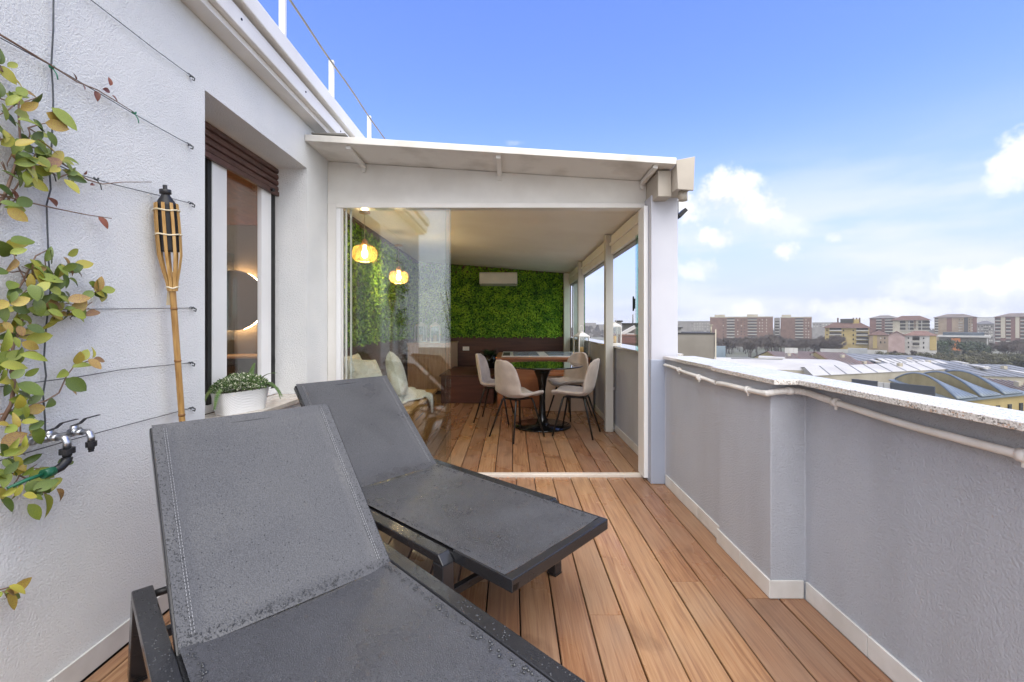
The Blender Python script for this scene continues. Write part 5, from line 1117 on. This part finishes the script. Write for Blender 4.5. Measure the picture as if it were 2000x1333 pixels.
# ---- trees
bark = bmat('winter_bark', '#5f564f', '#4d4540'); twig = bmat('winter_twigs', '#6f645e', '#5a504a'); pine = pm('dark_evergreen', C('#33422c'), C('#252f20'), .8, .8, rand=.15); shrub_m = pm('scrub_brown_green', C('#54503a'), C('#3f4230'), .5, .85, rand=.2); hedge_m = pm('hedge_green', C('#3a4630'), C('#2c3626'), .6, .85, rand=.2)
def bare(seed):
    r_ = random.Random(seed); tr = MB(); cr = MB(); H = 1.0
    tr.tube([(0, 0, 0), (.004, 0, .18), (.0, .004, .42)], [.026, .02, .013], 7)
    def br(p, d, l, w, lev):
        e = p + d * l; cr.tube([p, (p + e) / 2 + Vector((r_.uniform(-1, 1), r_.uniform(-1, 1), 0)) * l * .08, e], [w, w * .75, w * .45], 3, False)
        if lev == 0:
            for k in range(9):
                q = p + d * l * r_.uniform(.2, 1); g = (d + Vector((r_.gauss(0, .6), r_.gauss(0, .6), r_.gauss(.2, .4)))).normalized(); s = g.cross(Vector((r_.random(), r_.random(), r_.random()))).normalized() * .0034
                cr.add([q - s, q + s, q + g * r_.uniform(.05, .12)], [(0, 1, 2)])
            return
        for k in range(4 if lev > 1 else 5):
            g = (d + Vector((r_.gauss(0, .55), r_.gauss(0, .55), r_.gauss(.15, .3)))).normalized(); br(p + d * l * r_.uniform(.45, 1), g, l * r_.uniform(.55, .78), w * .55, lev - 1)
    for k in range(6):
        a = k * 1.05 + r_.uniform(-.3, .3); d = Vector((math.cos(a) * .62, math.sin(a) * .62, r_.uniform(.7, 1.2))).normalized(); br(Vector((0, 0, r_.uniform(.2, .42))), d, r_.uniform(.2, .28), .010, 3)
    return tr.mesh('trunk', bark), cr.mesh('crown', twig)
BT = [bare(s) for s in range(4)]
def leafy(seed, mat, flat=1.0, n=1500):
    r_ = random.Random(seed); m = MB(); blobs = [(Vector((r_.gauss(0, .2), r_.gauss(0, .2), .45 + r_.uniform(-.25, .4) * flat)), r_.uniform(.12, .24)) for _ in range(14)]
    for i in range(n):
        c_, rad = r_.choice(blobs); d = Vector((r_.gauss(0, 1), r_.gauss(0, 1), r_.gauss(0, 1))).normalized(); p = c_ + d * rad * r_.uniform(.6, 1.05); p.z *= 1
        s = r_.uniform(.018, .04); t = d.cross(Vector((r_.gauss(0, 1), r_.gauss(0, 1), r_.gauss(0, 1)))).normalized(); b_ = (d * .4 + t.cross(d)).normalized()
        m.add([p - t * s, p + b_ * s, p + t * s, p - b_ * s], [(0, 1, 2, 3)])
    tr = MB().tube([(0, 0, 0), (0, 0, .45)], [.03, .015], 6)
    return tr.mesh('trunk', bark), m.mesh('crown', mat)
PT = [leafy(50 + i, pine) for i in range(2)]; ST = [leafy(60 + i, shrub_m) for i in range(3)]; HT = [leafy(70 + i, hedge_m, .6) for i in range(2)]
rt_ = random.Random(77)
def plant(kind, px, d, h, label, cat, group, w=1.0, name='tree'):
    t, c_ = rt_.choice(kind); o = thing(name, label, cat, ((px - 1000) / FOC * d, d, GZ - .02), rt_.uniform(0, 6.28), group)
    inst('trunk', t, o, scale=(h * w, h * w, h)); inst('crown', c_, o, scale=(h * w, h * w, h))
LB = 'bare grey winter tree standing in front of the brick apartment blocks'
for i in range(110):
    px = rt_.uniform(1396, 1640); d = rt_.uniform(270, 400); topy = 646 + 12 * abs(math.sin(px * .021)) + rt_.uniform(-4, 10); h = CAM_H + (HOR - topy) / FOC * d - GZ; plant(BT, px, d, max(7, h), LB, 'tree', 'bare winter trees', .95, 'bare_tree')
for i in range(22):
    px = rt_.uniform(1690, 1790); d = rt_.uniform(236, 248); plant(BT, px, d, rt_.uniform(5, 8.5), 'bare twiggy shrub against the foot of the pink and ochre houses', 'shrub', 'twiggy shrubs by the houses', .8, 'bare_shrub')
for i in range(16):
    px = rt_.uniform(1935, 2040); d = rt_.uniform(220, 300); plant(BT, px, d, rt_.uniform(9, 15), 'bare brown tree in front of the red and cream tower', 'tree', 'bare trees by the tower', 1, 'bare_tree')
for px, d, h, w in ((1836, 262, 11.5, .95), (1848, 268, 12, .9), (1884, 262, 10.5, .9), (1896, 260, 11, 1.1), (1910, 262, 11, 1.1), (1920, 266, 10.5, .9)): plant(PT, px, d, h, 'dark evergreen tree beside the orange kiosk', 'tree', 'evergreens by the pavilion', w, 'evergreen_tree')
for i in range(46):
    px = 1725 + i * 6.4 + rt_.uniform(-3, 3); d = rt_.uniform(200, 228); plant(ST, px, d, rt_.uniform(5.2, 7.8), 'scrubby brown-green bush in the strip behind the grey warehouse roofs', 'bush', 'scrub behind the warehouses', 1.3, 'bush')
for i in range(60):
    px = 1394 + i * 4 + rt_.uniform(-2, 2); d = rt_.uniform(175, 215); plant(HT, px, d, rt_.uniform(4.5, 7), 'dark green bush in the park strip behind the white vaulted roof', 'bush', 'park bushes', 1.4, 'bush')
for px in (1800, 1824): 
    o = thing('cypress', 'slim dark cypress in front of the dark steel screen', 'tree', tuple(g2(px, 770, -14)) [:2] + (GZ,), 0, 'slim cypresses by the screen'); t, c_ = PT[0]; inst('trunk', t, o, scale=(2, 2, 8)); inst('crown', c_, o, scale=(2, 2, 8.2))
# distant wood along the horizon
hm = MB(); rh = random.Random(5)
for i in range(5200):
    x = rh.uniform(-900, 1700); y = rh.uniform(640, 900); h = rh.uniform(5, 12) + 4 * math.sin(x * .013); s = rh.uniform(3, 7); b_ = Vector((x, y, GZ + h * rh.random())); d = Vector((rh.gauss(0, 1), rh.gauss(0, .4), 0)).normalized()
    hm.add([b_ - d * s, b_ + d * s, b_ + d * s * .4 + Vector((0, 0, s)), b_ - d * s * .5 + Vector((0, 0, s * 1.1))], [(0, 1, 2, 3)])
hm.build('distant_wood', bmat('far_wood', '#5b5550', '#4b4743'), None, kind='stuff', label='hazy strip of bare woodland along the horizon', cat='woodland')
for px, ey, d, lab in ((1150, 631, 900, 'hazy far block seen between the veranda columns'), (1166, 634, 760, 'low hazy block seen beside the ledge lantern')):
    b = Bld('apartment_building', lab, px - 16, px + 14, ey, d, 20, greyw)

# shrubs behind the camera, mirrored in the glass panes
bam = pm('bamboo_leaf', C('#4e5b3a'), C('#3a452c'), 20, .6)
for i, (x, y) in enumerate(((-1.2, -3.2), (-.5, -3.35), (.2, -3.2))):
    o = thing('potted_bamboo', 'tall bamboo in a grey tub at the rear end of the deck', 'potted plant', (x, y, 0), i, 'bamboo tubs at the deck end'); MB().lathe([(.19, .001), (.23, .42), (.21, .42), (.2, .37), (0, .37)], 20).build('tub', greyw, o)
    m = MB(); q = random.Random(i); cn = MB()
    for k in range(14):
        p = Vector((q.uniform(-.12, .12), q.uniform(-.12, .12), .37)); e = p + Vector((q.uniform(-.4, .4), q.uniform(-.35, .35), q.uniform(1.2, 1.9))); cn.tube([p, (p + e) / 2, e], .006, 5)
        for j in range(46):
            c_ = p.lerp(e, q.uniform(.25, 1)) + Vector((q.gauss(0, .06), q.gauss(0, .06), q.gauss(0, .04))); d = Vector((q.gauss(0, 1), q.gauss(0, 1), q.gauss(-.3, .5))).normalized(); s = d.cross(Vector((0, 0, 1))).normalized() * .012
            m.add([c_, c_ + d * .06 + s, c_ + d * .13, c_ + d * .06 - s], [(0, 1, 2, 3)])
    cn.build('cane', M['bamboo'], o); m.build('foliage', bam, o, kind='stuff')

# ---- air
hz_ = bpy.data.materials.new('haze'); hz_.use_nodes = True; nt = hz_.node_tree; nt.nodes.clear(); out = nt.nodes.new('ShaderNodeOutputMaterial'); pv = nt.nodes.new('ShaderNodeVolumePrincipled')
pv.inputs['Color'].default_value = (.97, .98, 1, 1); pv.inputs['Density'].default_value = 0.00026; nt.links.new(pv.outputs[0], out.inputs['Volume'])
if USE_HAZE: MB().box(-4100, 4100, -450, 4600, GZ - 1.2, 22).build('haze', hz_, None, kind='stuff')
